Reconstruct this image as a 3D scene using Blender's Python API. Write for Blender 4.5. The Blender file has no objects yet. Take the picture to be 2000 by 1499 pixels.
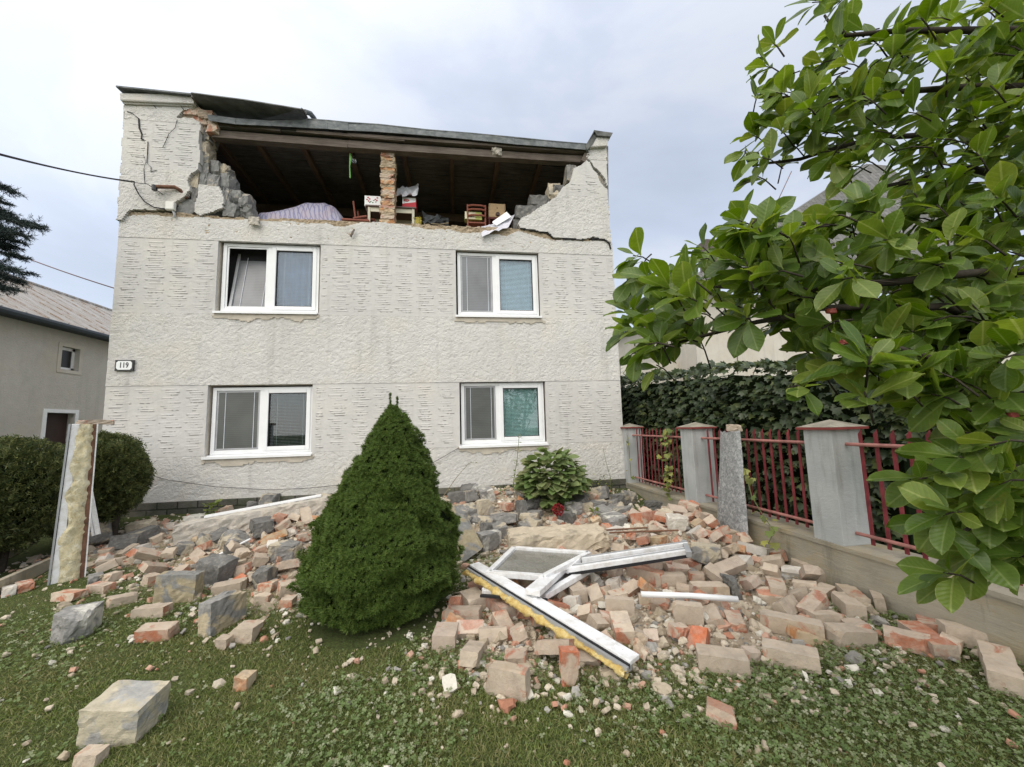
import bpy, bmesh, math, random
import numpy as np
from mathutils import Vector, Matrix
sc = bpy.context.scene
COL = sc.collection
rnd = random.Random(11)
R_ = np.random.default_rng(7)

# ---------------------------------------------------------------- camera
FPX, YAW, PIT, ROL = 756.2, .1483, .1065, -.0283
CAM = np.array([6.1033, -7.7806, 1.6361])
_cy, _sy, _cp, _sp, _cr, _sr = math.cos(YAW), math.sin(YAW), math.cos(PIT), math.sin(PIT), math.cos(ROL), math.sin(ROL)
_f = np.array([_sy*_cp, _cy*_cp, _sp]); _r = np.array([_cy, -_sy, 0.]); _u = np.cross(_r, _f)
CF, CR, CU = _f, _r*_cr+_u*_sr, -_r*_sr+_u*_cr
cd = bpy.data.cameras.new('camera'); cam = bpy.data.objects.new('camera', cd); COL.objects.link(cam)
cam.matrix_world = Matrix(((CR[0], CU[0], -CF[0], CAM[0]), (CR[1], CU[1], -CF[1], CAM[1]), (CR[2], CU[2], -CF[2], CAM[2]), (0, 0, 0, 1)))
cd.sensor_width = 36; cd.sensor_fit = 'HORIZONTAL'; cd.lens = FPX*36/2000; cd.clip_start = .05; cd.clip_end = 1000
sc.camera = cam

# ---------------------------------------------------------------- light: overcast sky and one soft sun
SUN_EL, SUN_AZ = math.radians(48), math.radians(215)      # azimuth clockwise from +y
sun_dir = Vector((math.sin(SUN_AZ)*math.cos(SUN_EL), math.cos(SUN_AZ)*math.cos(SUN_EL), math.sin(SUN_EL)))
w = bpy.data.worlds.new('World'); sc.world = w; w.use_nodes = True
nt = w.node_tree; nt.nodes.clear(); N = nt.nodes.new; LK = nt.links.new
wo = N('ShaderNodeOutputWorld'); tc = N('ShaderNodeTexCoord')
bg1, bg2, add = N('ShaderNodeBackground'), N('ShaderNodeBackground'), N('ShaderNodeAddShader')
sky = N('ShaderNodeTexSky'); sky.sky_type = 'NISHITA'; sky.sun_disc = False; sky.sun_elevation = SUN_EL; sky.sun_rotation = SUN_AZ
LK(sky.outputs[0], bg1.inputs[0]); bg1.inputs[1].default_value = .05
mp = N('ShaderNodeMapping'); mp.inputs['Scale'].default_value = (1, 1, 1.9); mp.inputs['Location'].default_value = (3.1, .4, .7); LK(tc.outputs['Generated'], mp.inputs[0])
n1 = N('ShaderNodeTexNoise'); n1.inputs['Scale'].default_value = 1.9; n1.inputs['Detail'].default_value = 6; n1.inputs['Roughness'].default_value = .52; n1.inputs['Distortion'].default_value = .5
LK(mp.outputs[0], n1.inputs['Vector'])
rp = N('ShaderNodeValToRGB'); LK(n1.outputs['Fac'], rp.inputs[0])
cr = rp.color_ramp; cr.elements[0].position = .33; cr.elements[0].color = (.53, .575, .66, 1); cr.elements[1].position = .68; cr.elements[1].color = (.755, .775, .815, 1)
e = cr.elements.new(.46); e.color = (.60, .65, .75, 1)
e = cr.elements.new(.54); e.color = (.70, .735, .80, 1)
dt = N('ShaderNodeVectorMath'); dt.operation = 'DOT_PRODUCT'; LK(tc.outputs['Generated'], dt.inputs[0]); dt.inputs[1].default_value = sun_dir
mr = N('ShaderNodeMapRange'); mr.inputs['From Min'].default_value = -.2; mr.inputs['From Max'].default_value = 1; mr.inputs['To Min'].default_value = .88; mr.inputs['To Max'].default_value = 2.2
mr.interpolation_type = 'SMOOTHSTEP'; LK(dt.outputs['Value'], mr.inputs['Value'])
wm = N('ShaderNodeMix'); wm.data_type = 'RGBA'; mw = N('ShaderNodeMapRange'); mw.inputs['From Min'].default_value = .1; mw.inputs['From Max'].default_value = .8; LK(dt.outputs['Value'], mw.inputs['Value']); LK(mw.outputs[0], wm.inputs[0]); LK(rp.outputs[0], wm.inputs[6]); wm.inputs[7].default_value = (.80, .765, .70, 1)   # the cloud is thinner and warmer towards the sun
LK(wm.outputs[2], bg2.inputs[0]); LK(mr.outputs[0], bg2.inputs[1])
LK(bg1.outputs[0], add.inputs[0]); LK(bg2.outputs[0], add.inputs[1]); LK(add.outputs[0], wo.inputs[0])
sl = bpy.data.lights.new('sun', 'SUN'); sl.energy = 1.3; sl.angle = math.radians(50); sl.color = (1, .95, .87)
so = bpy.data.objects.new('sun', sl); COL.objects.link(so); so.rotation_euler = (-sun_dir).to_track_quat('-Z', 'Y').to_euler()
vs = sc.view_settings; vs.view_transform = 'Standard'; vs.look = 'None'; vs.gamma = 1; vs.exposure = 0; vs.use_curve_mapping = False
sc.cycles.max_bounces = 8; sc.cycles.transparent_max_bounces = 12
sc.cycles.use_denoising = True

# ---------------------------------------------------------------- pixel of the survey photograph -> point of the place
def ray(px, py): return CF + CR*((px-1000)/FPX) + CU*((749.5-py)/FPX)
def AY(px, py, y=0.):
    d = ray(px, py); return CAM + d*((y-CAM[1])/d[1])
def AX(px, py, x):
    d = ray(px, py); return CAM + d*((x-CAM[0])/d[0])
def AZ(px, py, z=0.):
    d = ray(px, py); return CAM + d*((z-CAM[2])/d[2])
def AT(px, py, t): return CAM + ray(px, py)*t
def sm(t):
    t = np.clip(t, 0, 1); return t*t*(3-2*t)
def H(x, y):                                             # height of the lawn and the rubble heaps
    h = -.05 + .10*sm((y+3.2)/3.2) + .2*sm((y+1.35)/1.2)
    for cx, cy, a, sx, sy in ((3.8, -1.95, .40, .72, .70), (7.3, -.7, .26, 1.7, .7), (9.25, -2.7, .36, .75, .95), (7.7, -2.9, .14, 1.1, .8)):
        h = h + a*np.exp(-((x-cx)/sx)**2-((y-cy)/sy)**2)
    return h
def AH(px, py, up=0.):                                    # hit of the ray with the ground
    d = ray(px, py); t = np.arange(.5, 30, .01)
    p = CAM[None]+d[None]*t[:, None]
    k = np.argmax(p[:, 2] < H(p[:, 0], p[:, 1])+up)
    return p[k]
def D(x, y):                                              # how much rubble lies here, 0..1
    d = np.zeros_like(np.asarray(x, float))
    for cx, cy, a, sx, sy in ((3.6, -2.0, 1.0, 1.2, 1.3), (7.2, -1.4, 1.2, 1.9, 1.5), (8.9, -3.3, 1.1, .95, 1.4), (7.4, -3.8, .95, 1.1, .9), (4.5, -3.0, .7, .45, .75), (1.4, -1.2, .8, 1.1, .9), (8.6, -4.7, .35, 1.2, .7), (6.4, -4.6, .4, .7, .5), (7.4, -4.95, .42, 1.1, .38)):
        d = d + a*np.exp(-((x-cx)/sx)**2-((y-cy)/sy)**2)
    return np.clip(d, 0, 1)

# ---------------------------------------------------------------- numpy noise
def vn2(x, y, seed):
    g = np.random.default_rng(seed).random((256, 256))
    xi, yi = np.floor(x).astype(int), np.floor(y).astype(int); fx, fy = x-xi, y-yi
    fx, fy = fx*fx*(3-2*fx), fy*fy*(3-2*fy)
    a, b, c, d = g[xi & 255, yi & 255], g[(xi+1) & 255, yi & 255], g[xi & 255, (yi+1) & 255], g[(xi+1) & 255, (yi+1) & 255]
    return (a*(1-fx)+b*fx)*(1-fy)+(c*(1-fx)+d*fx)*fy
def fbm(x, y, seed, o=4, g=.5):
    s, a, t = 0, 1, 0
    for i in range(o):
        s = s+a*vn2(x*2**i, y*2**i, seed+i); t += a; a *= g
    return s/t

# ---------------------------------------------------------------- objects
ORG = {}
def tag(o, label=None, cat=None, group=None, kind=None):
    if label: o['label'] = label
    if cat: o['category'] = cat
    if group: o['group'] = group
    if kind: o['kind'] = kind
    return o
def thing(name, loc, label, cat, group=None):
    o = bpy.data.objects.new(name, None); COL.objects.link(o); o.location = Vector(loc); o.empty_display_size = .1
    ORG[o.name] = np.array(loc, float); return tag(o, label, cat, group)
def link(name, me, parent=None, org=None):
    o = bpy.data.objects.new(name, me); COL.objects.link(o)
    if parent is not None:
        o.parent = parent; ORG[o.name] = ORG[parent.name]
    else:
        ORG[o.name] = np.array(org, float); o.location = Vector(org)
    return o
def npmesh(name, V, F, mats, mi=None, parent=None, org=None, smooth=False):
    V = np.asarray(V, np.float32); F = np.asarray(F, np.int32); k = F.shape[1]
    if parent is not None: og = ORG[parent.name]
    else:
        if org is None: org = (float(V[:, 0].mean()), float(V[:, 1].mean()), float(V[:, 2].min()))
        og = np.array(org, float)
    me = bpy.data.meshes.new(name)
    me.vertices.add(len(V)); me.vertices.foreach_set('co', (V-og).astype(np.float32).ravel())
    me.loops.add(F.size); me.loops.foreach_set('vertex_index', F.ravel())
    me.polygons.add(len(F)); me.polygons.foreach_set('loop_start', np.arange(len(F), dtype=np.int32)*k)
    if mi is not None: me.polygons.foreach_set('material_index', np.asarray(mi, np.int32))
    me.polygons.foreach_set('use_smooth', np.full(len(F), bool(smooth)))
    me.update(calc_edges=True); me.validate()
    for m in mats: me.materials.append(m)
    return link(name, me, parent, None if parent is not None else og)
def frame(d, up=(0, 0, 1), roll=0.):
    d = np.array(d, float); d /= np.linalg.norm(d)+1e-12; up = np.array(up, float)
    if abs(d@up) > .98*np.linalg.norm(up): up = np.array((1., .2, 0))
    s = np.cross(d, up); s /= np.linalg.norm(s); u = np.cross(s, d)
    return d, s*math.cos(roll)+u*math.sin(roll), u*math.cos(roll)-s*math.sin(roll)
class MB:
    def __init__(s): s.v = []; s.f = []; s.m = []
    def add(s, V, F, mi=0):
        o = len(s.v); s.v += [tuple(map(float, p)) for p in V]; s.f += [tuple(i+o for i in f) for f in F]; s.m += [mi]*len(F); return s
    def box(s, x0, x1, y0, y1, z0, z1, mi=0):
        return s.add([(x, y, z) for x in (x0, x1) for y in (y0, y1) for z in (z0, z1)], [(0, 1, 3, 2), (4, 6, 7, 5), (0, 4, 5, 1), (2, 3, 7, 6), (0, 2, 6, 4), (1, 5, 7, 3)], mi)
    def beam(s, a, b, wd, h, up=(0, 0, 1), mi=0, b2=None):
        a, b = np.array(a, float), np.array(b, float); d, sd, u = frame(b-a, up)
        w2, h2 = b2 or (wd, h)
        V = [p+sd*(i*ww/2)+u*(j*hh/2) for p, ww, hh in ((a, wd, h), (b, w2, h2)) for i in (-1, 1) for j in (-1, 1)]
        return s.add(V, [(0, 1, 3, 2), (4, 6, 7, 5), (0, 4, 5, 1), (2, 3, 7, 6), (0, 2, 6, 4), (1, 5, 7, 3)], mi)
    def tube(s, P, r, n=8, mi=0):
        P = [np.array(p, float) for p in P]; rr = r if hasattr(r, '__len__') else [r]*len(P); V = []; F = []
        for i, p in enumerate(P):
            d = P[min(i+1, len(P)-1)]-P[max(i-1, 0)]; d, sd, u = frame(d)
            V += [p+sd*(rr[i]*math.cos(2*math.pi*k/n))+u*(rr[i]*math.sin(2*math.pi*k/n)) for k in range(n)]
        for i in range(len(P)-1):
            F += [(i*n+k, i*n+(k+1) % n, (i+1)*n+(k+1) % n, (i+1)*n+k) for k in range(n)]
        F += [tuple(range(n-1, -1, -1)), tuple((len(P)-1)*n+k for k in range(n))]
        return s.add(V, F, mi)
    def prism(s, poly, y0, y1, mi=0, mside=None):        # (x, z) outline, from y0 (front) to y1
        a = sum(poly[i][0]*poly[(i+1) % len(poly)][1]-poly[(i+1) % len(poly)][0]*poly[i][1] for i in range(len(poly)))
        if a < 0: poly = poly[::-1]
        n = len(poly); V = [(x, y0, z) for x, z in poly]+[(x, y1, z) for x, z in poly]
        s.add(V, [tuple(range(n)), tuple(range(2*n-1, n-1, -1))], mi)
        o = len(s.v)-2*n; ms = mi if mside is None else mside
        s.f += [(o+i, o+n+i, o+n+(i+1) % n, o+(i+1) % n) for i in range(n)]; s.m += [ms]*n; return s
    def hexa(s, q, off, mi=0):                            # quad q thickened by vector off
        q = [np.array(p, float) for p in q]; off = np.array(off, float)
        return s.add(q+[p+off for p in q], [(0, 1, 2, 3), (7, 6, 5, 4), (0, 4, 5, 1), (1, 5, 6, 2), (2, 6, 7, 3), (3, 7, 4, 0)], mi)
    def build(s, name, mats, parent=None, org=None, smooth=False, bevel=0., jit=0., label=None):
        V = np.array(s.v)
        if parent is not None: og = ORG[parent.name]
        else: og = np.array(org if org is not None else (V[:, 0].mean(), V[:, 1].mean(), V[:, 2].min()), float)
        me = bpy.data.meshes.new(name)
        me.from_pydata([tuple(p) for p in V-og], [], s.f)
        me.polygons.foreach_set('material_index', s.m)
        bm = bmesh.new(); bm.from_mesh(me)
        bmesh.ops.recalc_face_normals(bm, faces=bm.faces)
        if bevel: bmesh.ops.bevel(bm, geom=list(bm.edges), offset=bevel, segments=2, profile=.6, affect='EDGES', clamp_overlap=True)
        if jit:
            for v in bm.verts: v.co += Vector((rnd.uniform(-jit, jit), rnd.uniform(-jit, jit), rnd.uniform(-jit, jit)))
        bm.to_mesh(me); bm.free()
        if smooth: me.polygons.foreach_set('use_smooth', [True]*len(me.polygons))
        for m in (mats if isinstance(mats, (list, tuple)) else [mats]): me.materials.append(m)
        o = link(name, me, parent, None if parent is not None else og)
        if label: o['label'] = label
        return o
def scatter(TV, TF, pos, B, s):
    """copies of a small template: pos (n,3), B (n,3,3) rows = local axes, s (n,) or (n,3)"""
    TV = np.asarray(TV, float); TF = np.asarray(TF); n, k = len(pos), len(TV)
    s = np.asarray(s, float); s = s[:, None, None] if s.ndim == 1 else s[:, None, :]
    V = np.einsum('nkj,njc->nkc', TV[None]*s, B)+pos[:, None]
    F = (TF[None]+(np.arange(n)*k)[:, None, None]).reshape(-1, TF.shape[1])
    return V.reshape(-1, 3), F
def frames(d, up, roll):
    d = d/(np.linalg.norm(d, axis=1, keepdims=True)+1e-9)
    sd = np.cross(d, up); sd /= np.linalg.norm(sd, axis=1, keepdims=True)+1e-9; u = np.cross(sd, d)
    c, s = np.cos(roll)[:, None], np.sin(roll)[:, None]
    return np.stack([d, sd*c+u*s, u*c-sd*s], 1)
# ---------------------------------------------------------------- procedural materials
class NT:
    def __init__(s, name):
        s.m = bpy.data.materials.new(name); s.m.use_nodes = True; s.t = s.m.node_tree; s.t.nodes.clear()
        s.o = s.n('OutputMaterial'); s.tc = s.n('TexCoord'); s.obj = s.tc.outputs['Object']
    def n(s, typ, ins=None, **kw):
        d = s.t.nodes.new('ShaderNode'+typ)
        for k, v in kw.items(): setattr(d, k, v)
        for k, v in (ins or {}).items(): s.put(d.inputs[k], v)
        return d
    def put(s, sock, v):
        if isinstance(v, bpy.types.NodeSocket): s.t.links.new(v, sock)
        else:
            if hasattr(v, '__len__') and len(v) == 3 and sock.type == 'RGBA': v = (*v, 1)
            sock.default_value = v
    def noise(s, scale, detail=4, rough=.55, dist=0., vec=None, out='Fac'):
        return s.n('TexNoise', {'Scale': scale, 'Detail': detail, 'Roughness': rough, 'Distortion': dist, 'Vector': vec or s.obj}).outputs[out]
    def voro(s, scale, feature='F1', vec=None, out='Distance', rand=1.):
        return s.n('TexVoronoi', {'Scale': scale, 'Vector': vec or s.obj, 'Randomness': rand}, feature=feature).outputs[out]
    def map(s, scale=(1, 1, 1), loc=(0, 0, 0), rot=(0, 0, 0), vec=None):
        return s.n('Mapping', {'Scale': scale, 'Location': loc, 'Rotation': rot, 'Vector': vec or s.obj}).outputs[0]
    def ramp(s, f, st, interp='LINEAR'):
        d = s.n('ValToRGB', {0: f}); c = d.color_ramp; c.interpolation = interp
        while len(c.elements) < len(st): c.elements.new(.5)
        for e, (p, col) in zip(c.elements, st): e.position = p; e.color = (*col, 1) if hasattr(col, '__len__') else (col, col, col, 1)
        return d.outputs[0]
    def mix(s, f, a, b, blend='MIX'):
        d = s.n('Mix', data_type='RGBA', blend_type=blend)
        for k, v in ((0, f), (6, a), (7, b)): s.put(d.inputs[k], v)
        return d.outputs[2]
    def math(s, op, a, b=0., c=None):
        d = s.n('Math', operation=op); s.put(d.inputs[0], a); s.put(d.inputs[1], b)
        if c is not None: s.put(d.inputs[2], c)
        return d.outputs[0]
    def bump(s, h, strength=.5, dist=.02, nrm=None):
        d = s.n('Bump', {'Height': h, 'Strength': strength, 'Distance': dist})
        if nrm is not None: s.put(d.inputs['Normal'], nrm)
        return d.outputs[0]
    def hsv(s, col, h=.5, sat=1., v=1.):
        return s.n('HueSaturation', {'Hue': h, 'Saturation': sat, 'Value': v, 'Color': col}).outputs[0]
    def isl(s): return s.n('NewGeometry').outputs['Random Per Island']
    def rand(s): return s.n('ObjectInfo').outputs['Random']
    def offs(s, k=37.):                                    # object coordinates shifted per object
        return s.n('VectorMath', {0: s.obj, 1: s.n('CombineXYZ', {0: s.math('MULTIPLY', s.rand(), k), 1: s.math('MULTIPLY', s.rand(), k*1.7), 2: 0.}).outputs[0]}, operation='ADD').outputs[0]
    def out(s, col, rough=.8, nrm=None, spec=.3, metal=0., trans=0., tcol=None):
        b = s.n('BsdfPrincipled', {'Base Color': col, 'Roughness': rough, 'Metallic': metal, 'Specular IOR Level': spec})
        if nrm is not None: s.put(b.inputs['Normal'], nrm)
        sh = b.outputs[0]
        if trans:
            t = s.n('BsdfTranslucent', {'Color': tcol if tcol is not None else col})
            x = s.n('MixShader', {0: trans, 1: sh, 2: t.outputs[0]}); sh = x.outputs[0]
        s.put(s.o.inputs[0], sh); return s.m
def plain(name, col, rough=.6, spec=.3, metal=0., var=.12, scale=6., bs=0., bscale=40., bd=.004):
    g = NT(name); f = g.noise(scale, 5, .6)
    c = g.mix(g.ramp(f, [(.3, 0.), (.7, 1.)]), tuple(x*(1-var) for x in col), tuple(min(1, x*(1+var)) for x in col))
    return g.out(c, rough, g.bump(g.noise(bscale, 4, .6), bs, bd) if bs else None, spec, metal)

def stucco(name, c1, c2, warm, rough_render):
    g = NT(name)
    big = g.ramp(g.noise(.7, 5, .6), [(.32, 0.), (.66, 1.)]); mid = g.ramp(g.noise(5, 5, .65), [(.3, 0.), (.7, 1.)])
    c = g.mix(big, c1, c2); c = g.mix(g.math('MULTIPLY', g.ramp(g.noise(1.3, 5, .6, 0, g.map(loc=(4, 2, 7))), [(.5, 0.), (.72, 1.)]), .6), c, warm)
    c = g.mix(mid, g.mix(1., c, (.9, .9, .91), 'MULTIPLY'), c)
    streak = g.ramp(g.noise(3.2, 4, .6, .2, g.map(scale=(1.6, 1, .13), loc=(2, 0, 5))), [(.55, 0.), (.75, 1.)])
    c = g.mix(g.math('MULTIPLY', streak, .42), c, (.36, .35, .325))
    if rough_render:
        v = g.noise(13, 3, .55, 1.6, g.map(scale=(1, 1, 1.25)))
        rid = g.math('SUBTRACT', 1., g.math('ABSOLUTE', g.math('MULTIPLY', g.math('SUBTRACT', v, .5), 5.)))
        h = g.math('ADD', g.math('MULTIPLY', rid, .6), g.noise(34, 4, .6, .6))
        hollow_shade = g.ramp(h, [(.18, 1.), (.5, 0.)])  # shade in the hollows of the render, mixed into its colour
        c = g.mix(g.math('MULTIPLY', hollow_shade, .22), c, (.30, .285, .26))
        nb = g.bump(h, .6, .017)
    else:
        nb = g.bump(g.noise(22, 6, .65, .4), .35, .012)
    return g.out(c, .93, nb, .15)
M_ROUGH = stucco('rough_cast_render', (.585, .574, .545), (.655, .644, .615), (.69, .63, .54), True)
M_STRIP = stucco('combed_render', (.545, .537, .515), (.62, .61, .585), (.66, .62, .56), False)
M_GROOVE = plain('groove_shade', (.33, .32, .30), .95, .1)  # overhang shade of the combed lips, put into the colour
M_REVEAL = plain('window_reveal_plaster', (.50, .455, .385), .9, .15, var=.15, bs=.3)
M_NB = stucco('neighbour_render', (.56, .53, .475), (.64, .61, .55), (.60, .53, .43), True)
M_CREAM = stucco('cream_render', (.58, .54, .47), (.64, .60, .53), (.6, .52, .42), False)
g = NT('bed_mortar'); c = g.ramp(g.noise(9, 6, .7), [(.3, (.22, .165, .105)), (.5, (.40, .32, .225)), (.7, (.50, .42, .32))])
M_MORTAR = g.out(c, .95, g.bump(g.noise(30, 6, .7), .9, .03), .1)
g = NT('plinth_stone'); b = g.n('TexBrick', {'Vector': g.map(rot=(math.pi/2, 0, 0)), 'Scale': 1., 'Mortar Size': .012, 'Mortar Smooth': .3, 'Brick Width': .32, 'Row Height': .17, 'Color1': (.085, .082, .072, 1), 'Color2': (.135, .128, .11, 1), 'Mortar': (.03, .03, .028, 1)}, offset=.5)
c = g.mix(g.ramp(g.noise(3, 5, .7), [(.42, 0.), (.66, .75)]), b.outputs[0], (.045, .06, .03))
c = g.mix(g.ramp(g.noise(1.1, 4, .6, 0, g.map(loc=(5, 1, 1))), [(.5, 0.), (.7, .6)]), c, (.24, .22, .17))
M_PLINTH = g.out(c, .92, g.bump(g.math('SUBTRACT', g.noise(18, 6, .7), g.math('MULTIPLY', b.outputs[1], .8)), .8, .03), .2)
# bricks: fired clay under a coat of mortar and dust
def brickmat(name, clay, coat, share, dust=.5):
    g = NT(name); v = g.offs()
    clayc = g.mix(g.ramp(g.noise(26, 5, .7, 0, v), [(.3, 0.), (.7, 1.)]), tuple(x*.72 for x in clay), clay)
    cc = g.mix(g.ramp(g.noise(9, 6, .65, .3, v), [(.28, 0.), (.72, 1.)]), tuple(x*.78 for x in coat), tuple(min(1, x*1.12) for x in coat))
    f = g.math('ADD', g.noise(5.5, 4, .6, .6, v), g.math('MULTIPLY', g.math('SUBTRACT', g.rand(), .5), .12))
    c = g.mix(g.ramp(f, [(share-.035, 0.), (share+.035, 1.)]), cc, clayc)
    c = g.mix(g.math('MULTIPLY', g.ramp(g.noise(14, 6, .7, 0, v), [(.4, 0.), (.75, 1.)]), dust), c, (.52, .46, .39))
    c = g.hsv(c, .5, 1., g.math('MULTIPLY_ADD', g.rand(), .3, .85))
    c = g.mix(g.math('MULTIPLY', g.ramp(g.noise(3.1, 5, .7, .5, v), [(.52, 0.), (.62, 1.)]), .45), c, (.30, .255, .205))
    h = g.math('ADD', g.noise(30, 6, .75, .3, v), g.math('MULTIPLY', f, .4))
    return g.out(c, .95, g.bump(h, .75, .011), .12)
BM = dict(t=brickmat('tan_brick', (.44, .17, .095), (.50, .415, .325), .67), r=brickmat('red_brick', (.43, .175, .11), (.48, .385, .30), .55, .65),
          R=brickmat('bright_red_brick', (.46, .17, .095), (.48, .37, .285), .51, .45), o=brickmat('orange_brick', (.52, .25, .11), (.52, .40, .26), .53, .35),
          w=brickmat('plastered_brick', (.44, .20, .13), (.60, .57, .52), .68), p=brickmat('pink_brick', (.49, .27, .20), (.49, .40, .325), .60))
FM = dict(t=brickmat('tan_fracture', (.46, .20, .12), (.47, .375, .275), .56), r=brickmat('red_fracture', (.47, .185, .105), (.47, .31, .225), .47, .45), R=brickmat('bright_fracture', (.53, .17, .085), (.50, .28, .19), .5, .3),
          o=brickmat('orange_fracture', (.52, .25, .12), (.5, .33, .2), .48, .35), w=brickmat('white_fracture', (.45, .25, .17), (.55, .50, .44), .6), p=brickmat('pink_fracture', (.55, .28, .2), (.5, .36, .29), .5))
def stonemat(name, grey, tan, share, bs=.8):
    g = NT(name); v = g.offs(21.)
    gc = g.mix(g.ramp(g.noise(8, 6, .7, .4, v), [(.3, 0.), (.7, 1.)]), tuple(x*.65 for x in grey), tuple(x*1.25 for x in grey))
    tcn = g.mix(g.ramp(g.noise(12, 6, .7, .2, v), [(.3, 0.), (.7, 1.)]), tuple(x*.75 for x in tan), tuple(x*1.12 for x in tan))
    f = g.noise(3.4, 4, .55, .8, v)
    c = g.mix(g.ramp(f, [(share-.03, 0.), (share+.03, 1.)]), gc, tcn)
    st = g.noise(7, 5, .65, .3, g.map(scale=(1, 1, 5), rot=(.3, .2, 0), vec=v))
    c = g.mix(g.math('MULTIPLY', g.ramp(g.noise(22, 6, .7, 0, v), [(.5, 0.), (.8, 1.)]), .35), c, (.55, .52, .46))
    return g.out(c, .9, g.bump(g.math('ADD', g.noise(20, 7, .7, 0, v), g.math('MULTIPLY', st, .8)), bs*.8, .012), .25)
SM = dict(dark=stonemat('dark_stone', (.14, .137, .13), (.33, .295, .225), .63), gt=stonemat('grey_tan_stone', (.205, .20, .19), (.44, .385, .29), .54), tan=stonemat('tan_stone', (.36, .33, .28), (.50, .435, .33), .42),
          big=stonemat('pale_boulder', (.36, .355, .335), (.50, .45, .34), .46), gw=stonemat('grey_white_stone', (.25, .245, .235), (.54, .525, .475), .53), white=stonemat('white_lump', (.5, .46, .40), (.6, .57, .51), .5),
          slab=stonemat('grey_slab_stone', (.205, .205, .195), (.34, .29, .19), .48), tall=stonemat('split_stone', (.255, .25, .24), (.44, .37, .255), .45))
SM['ws'] = stonemat('wall_stone', (.225, .225, .22), (.42, .385, .32), .62)
M_CONC = stonemat('rough_concrete', (.40, .375, .33), (.50, .46, .40), .5)
M_LINTEL = stonemat('lintel_concrete', (.46, .43, .38), (.54, .49, .42), .5, 1.)
M_SLABT = stonemat('pale_slab', (.36, .31, .235), (.52, .445, .335), .4, 1.)
g = NT('white_plastic_profile'); c = g.mix(g.ramp(g.noise(9, 6, .75), [(.44, 0.), (.72, .75)]), (.78, .79, .81), (.47, .44, .39)); c = g.mix(g.ramp(g.noise(1.4, 4, .7), [(.5, 0.), (.7, .45)]), c, (.42, .40, .36)); M_PVC = g.out(c, .35, None, .45)
M_PVCC = plain('clean_white_frame', (.78, .79, .80), .35, .45, var=.03)
M_GASKET = plain('black_gasket', (.02, .02, .022), .6)
M_METALG = plain('grey_metal_channel', (.36, .37, .38), .5, .5, .3)
g = NT('expanding_foam'); c = g.ramp(g.noise(16, 5, .7), [(.3, (.50, .30, .085)), (.5, (.66, .50, .19)), (.7, (.76, .66, .38))]); M_FOAM = g.out(c, .9, g.bump(g.noise(45, 5, .7), .8, .02), .2, trans=.1)
g = NT('old_foam'); c = g.ramp(g.noise(14, 5, .7), [(.3, (.52, .43, .24)), (.5, (.64, .57, .38)), (.72, (.74, .70, .56))]); M_FOAMO = g.out(c, .9, g.bump(g.noise(40, 5, .7), .8, .02), .2)
def woodmat(name, a, b, ax=(1, 12, 12), rough=.9):
    g = NT(name); f = g.noise(3, 6, .7, .6, g.map(scale=ax)); c = g.mix(g.ramp(f, [(.3, 0.), (.7, 1.)]), a, b)
    c = g.mix(g.math('MULTIPLY', g.ramp(g.noise(1.6, 4, .6), [(.45, 0.), (.7, 1.)]), .5), c, tuple(x*.55 for x in a))
    return g.out(c, rough, g.bump(f, .5, .01), .15)
M_BEAM = woodmat('weathered_beam', (.09, .074, .062), (.205, .172, .145))
M_BOARD = woodmat('roof_board', (.07, .066, .064), (.20, .185, .17))
M_RAFTER = woodmat('rafter_wood', (.085, .06, .045), (.20, .14, .10), (12, 1, 12))
M_RED = woodmat('red_brown_wood', (.20, .062, .042), (.31, .12, .085), (8, 8, 2), .5)
M_DKRED = woodmat('dark_red_wood', (.10, .028, .024), (.16, .05, .04), (8, 8, 2), .5)
M_CREAMW = plain('cream_paint', (.62, .585, .47), .5, .4, var=.06)
M_TOPW = plain('dark_table_top', (.10, .06, .05), .4, .4)
g = NT('weathered_sheet_metal'); f = g.noise(7, 6, .65, .4, g.map(scale=(1, 1, 1.6))); c = g.ramp(f, [(.3, (.075, .085, .09)), (.5, (.135, .15, .155)), (.7, (.235, .245, .245))])
c = g.mix(g.math('MULTIPLY', g.ramp(g.noise(2.2, 5, .6), [(.5, 0.), (.7, 1.)]), .4), c, (.07, .075, .06)); M_FASCIA = g.out(c, .7, g.bump(f, .3, .01), .3, .15)
g = NT('galvanised_sheet'); f = g.noise(26, 6, .7, .8); c = g.ramp(f, [(.32, (.15, .155, .16)), (.5, (.29, .30, .305)), (.62, (.46, .465, .465)), (.75, (.60, .60, .59))]); M_GALV = g.out(c, .55, g.bump(g.noise(5, 3, .5), .3, .02), .4, .25)
M_ROOFDK = plain('roofing_felt', (.13, .135, .13), .9, .15, var=.45, scale=4, bs=.5)
M_CABLE = plain('black_cable', (.018, .018, .02), .6); M_WIRE = plain('thin_wire', (.12, .115, .11), .5); M_PINKW = plain('reddish_wire', (.14, .07, .065), .6)
M_RUST = plain('rusty_iron', (.16, .085, .055), .8, .2, var=.4, scale=14, bs=.4)
M_BOXW = plain('white_box_plastic', (.72, .71, .66), .5, .4, var=.04)
M_BLACK = plain('black_enamel', (.012, .012, .014), .35, .5); M_ENAM = plain('white_enamel', (.82, .83, .83), .25, .5, var=.03)
M_DARK = plain('dark_interior', (.022, .022, .024), .9)
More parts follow.
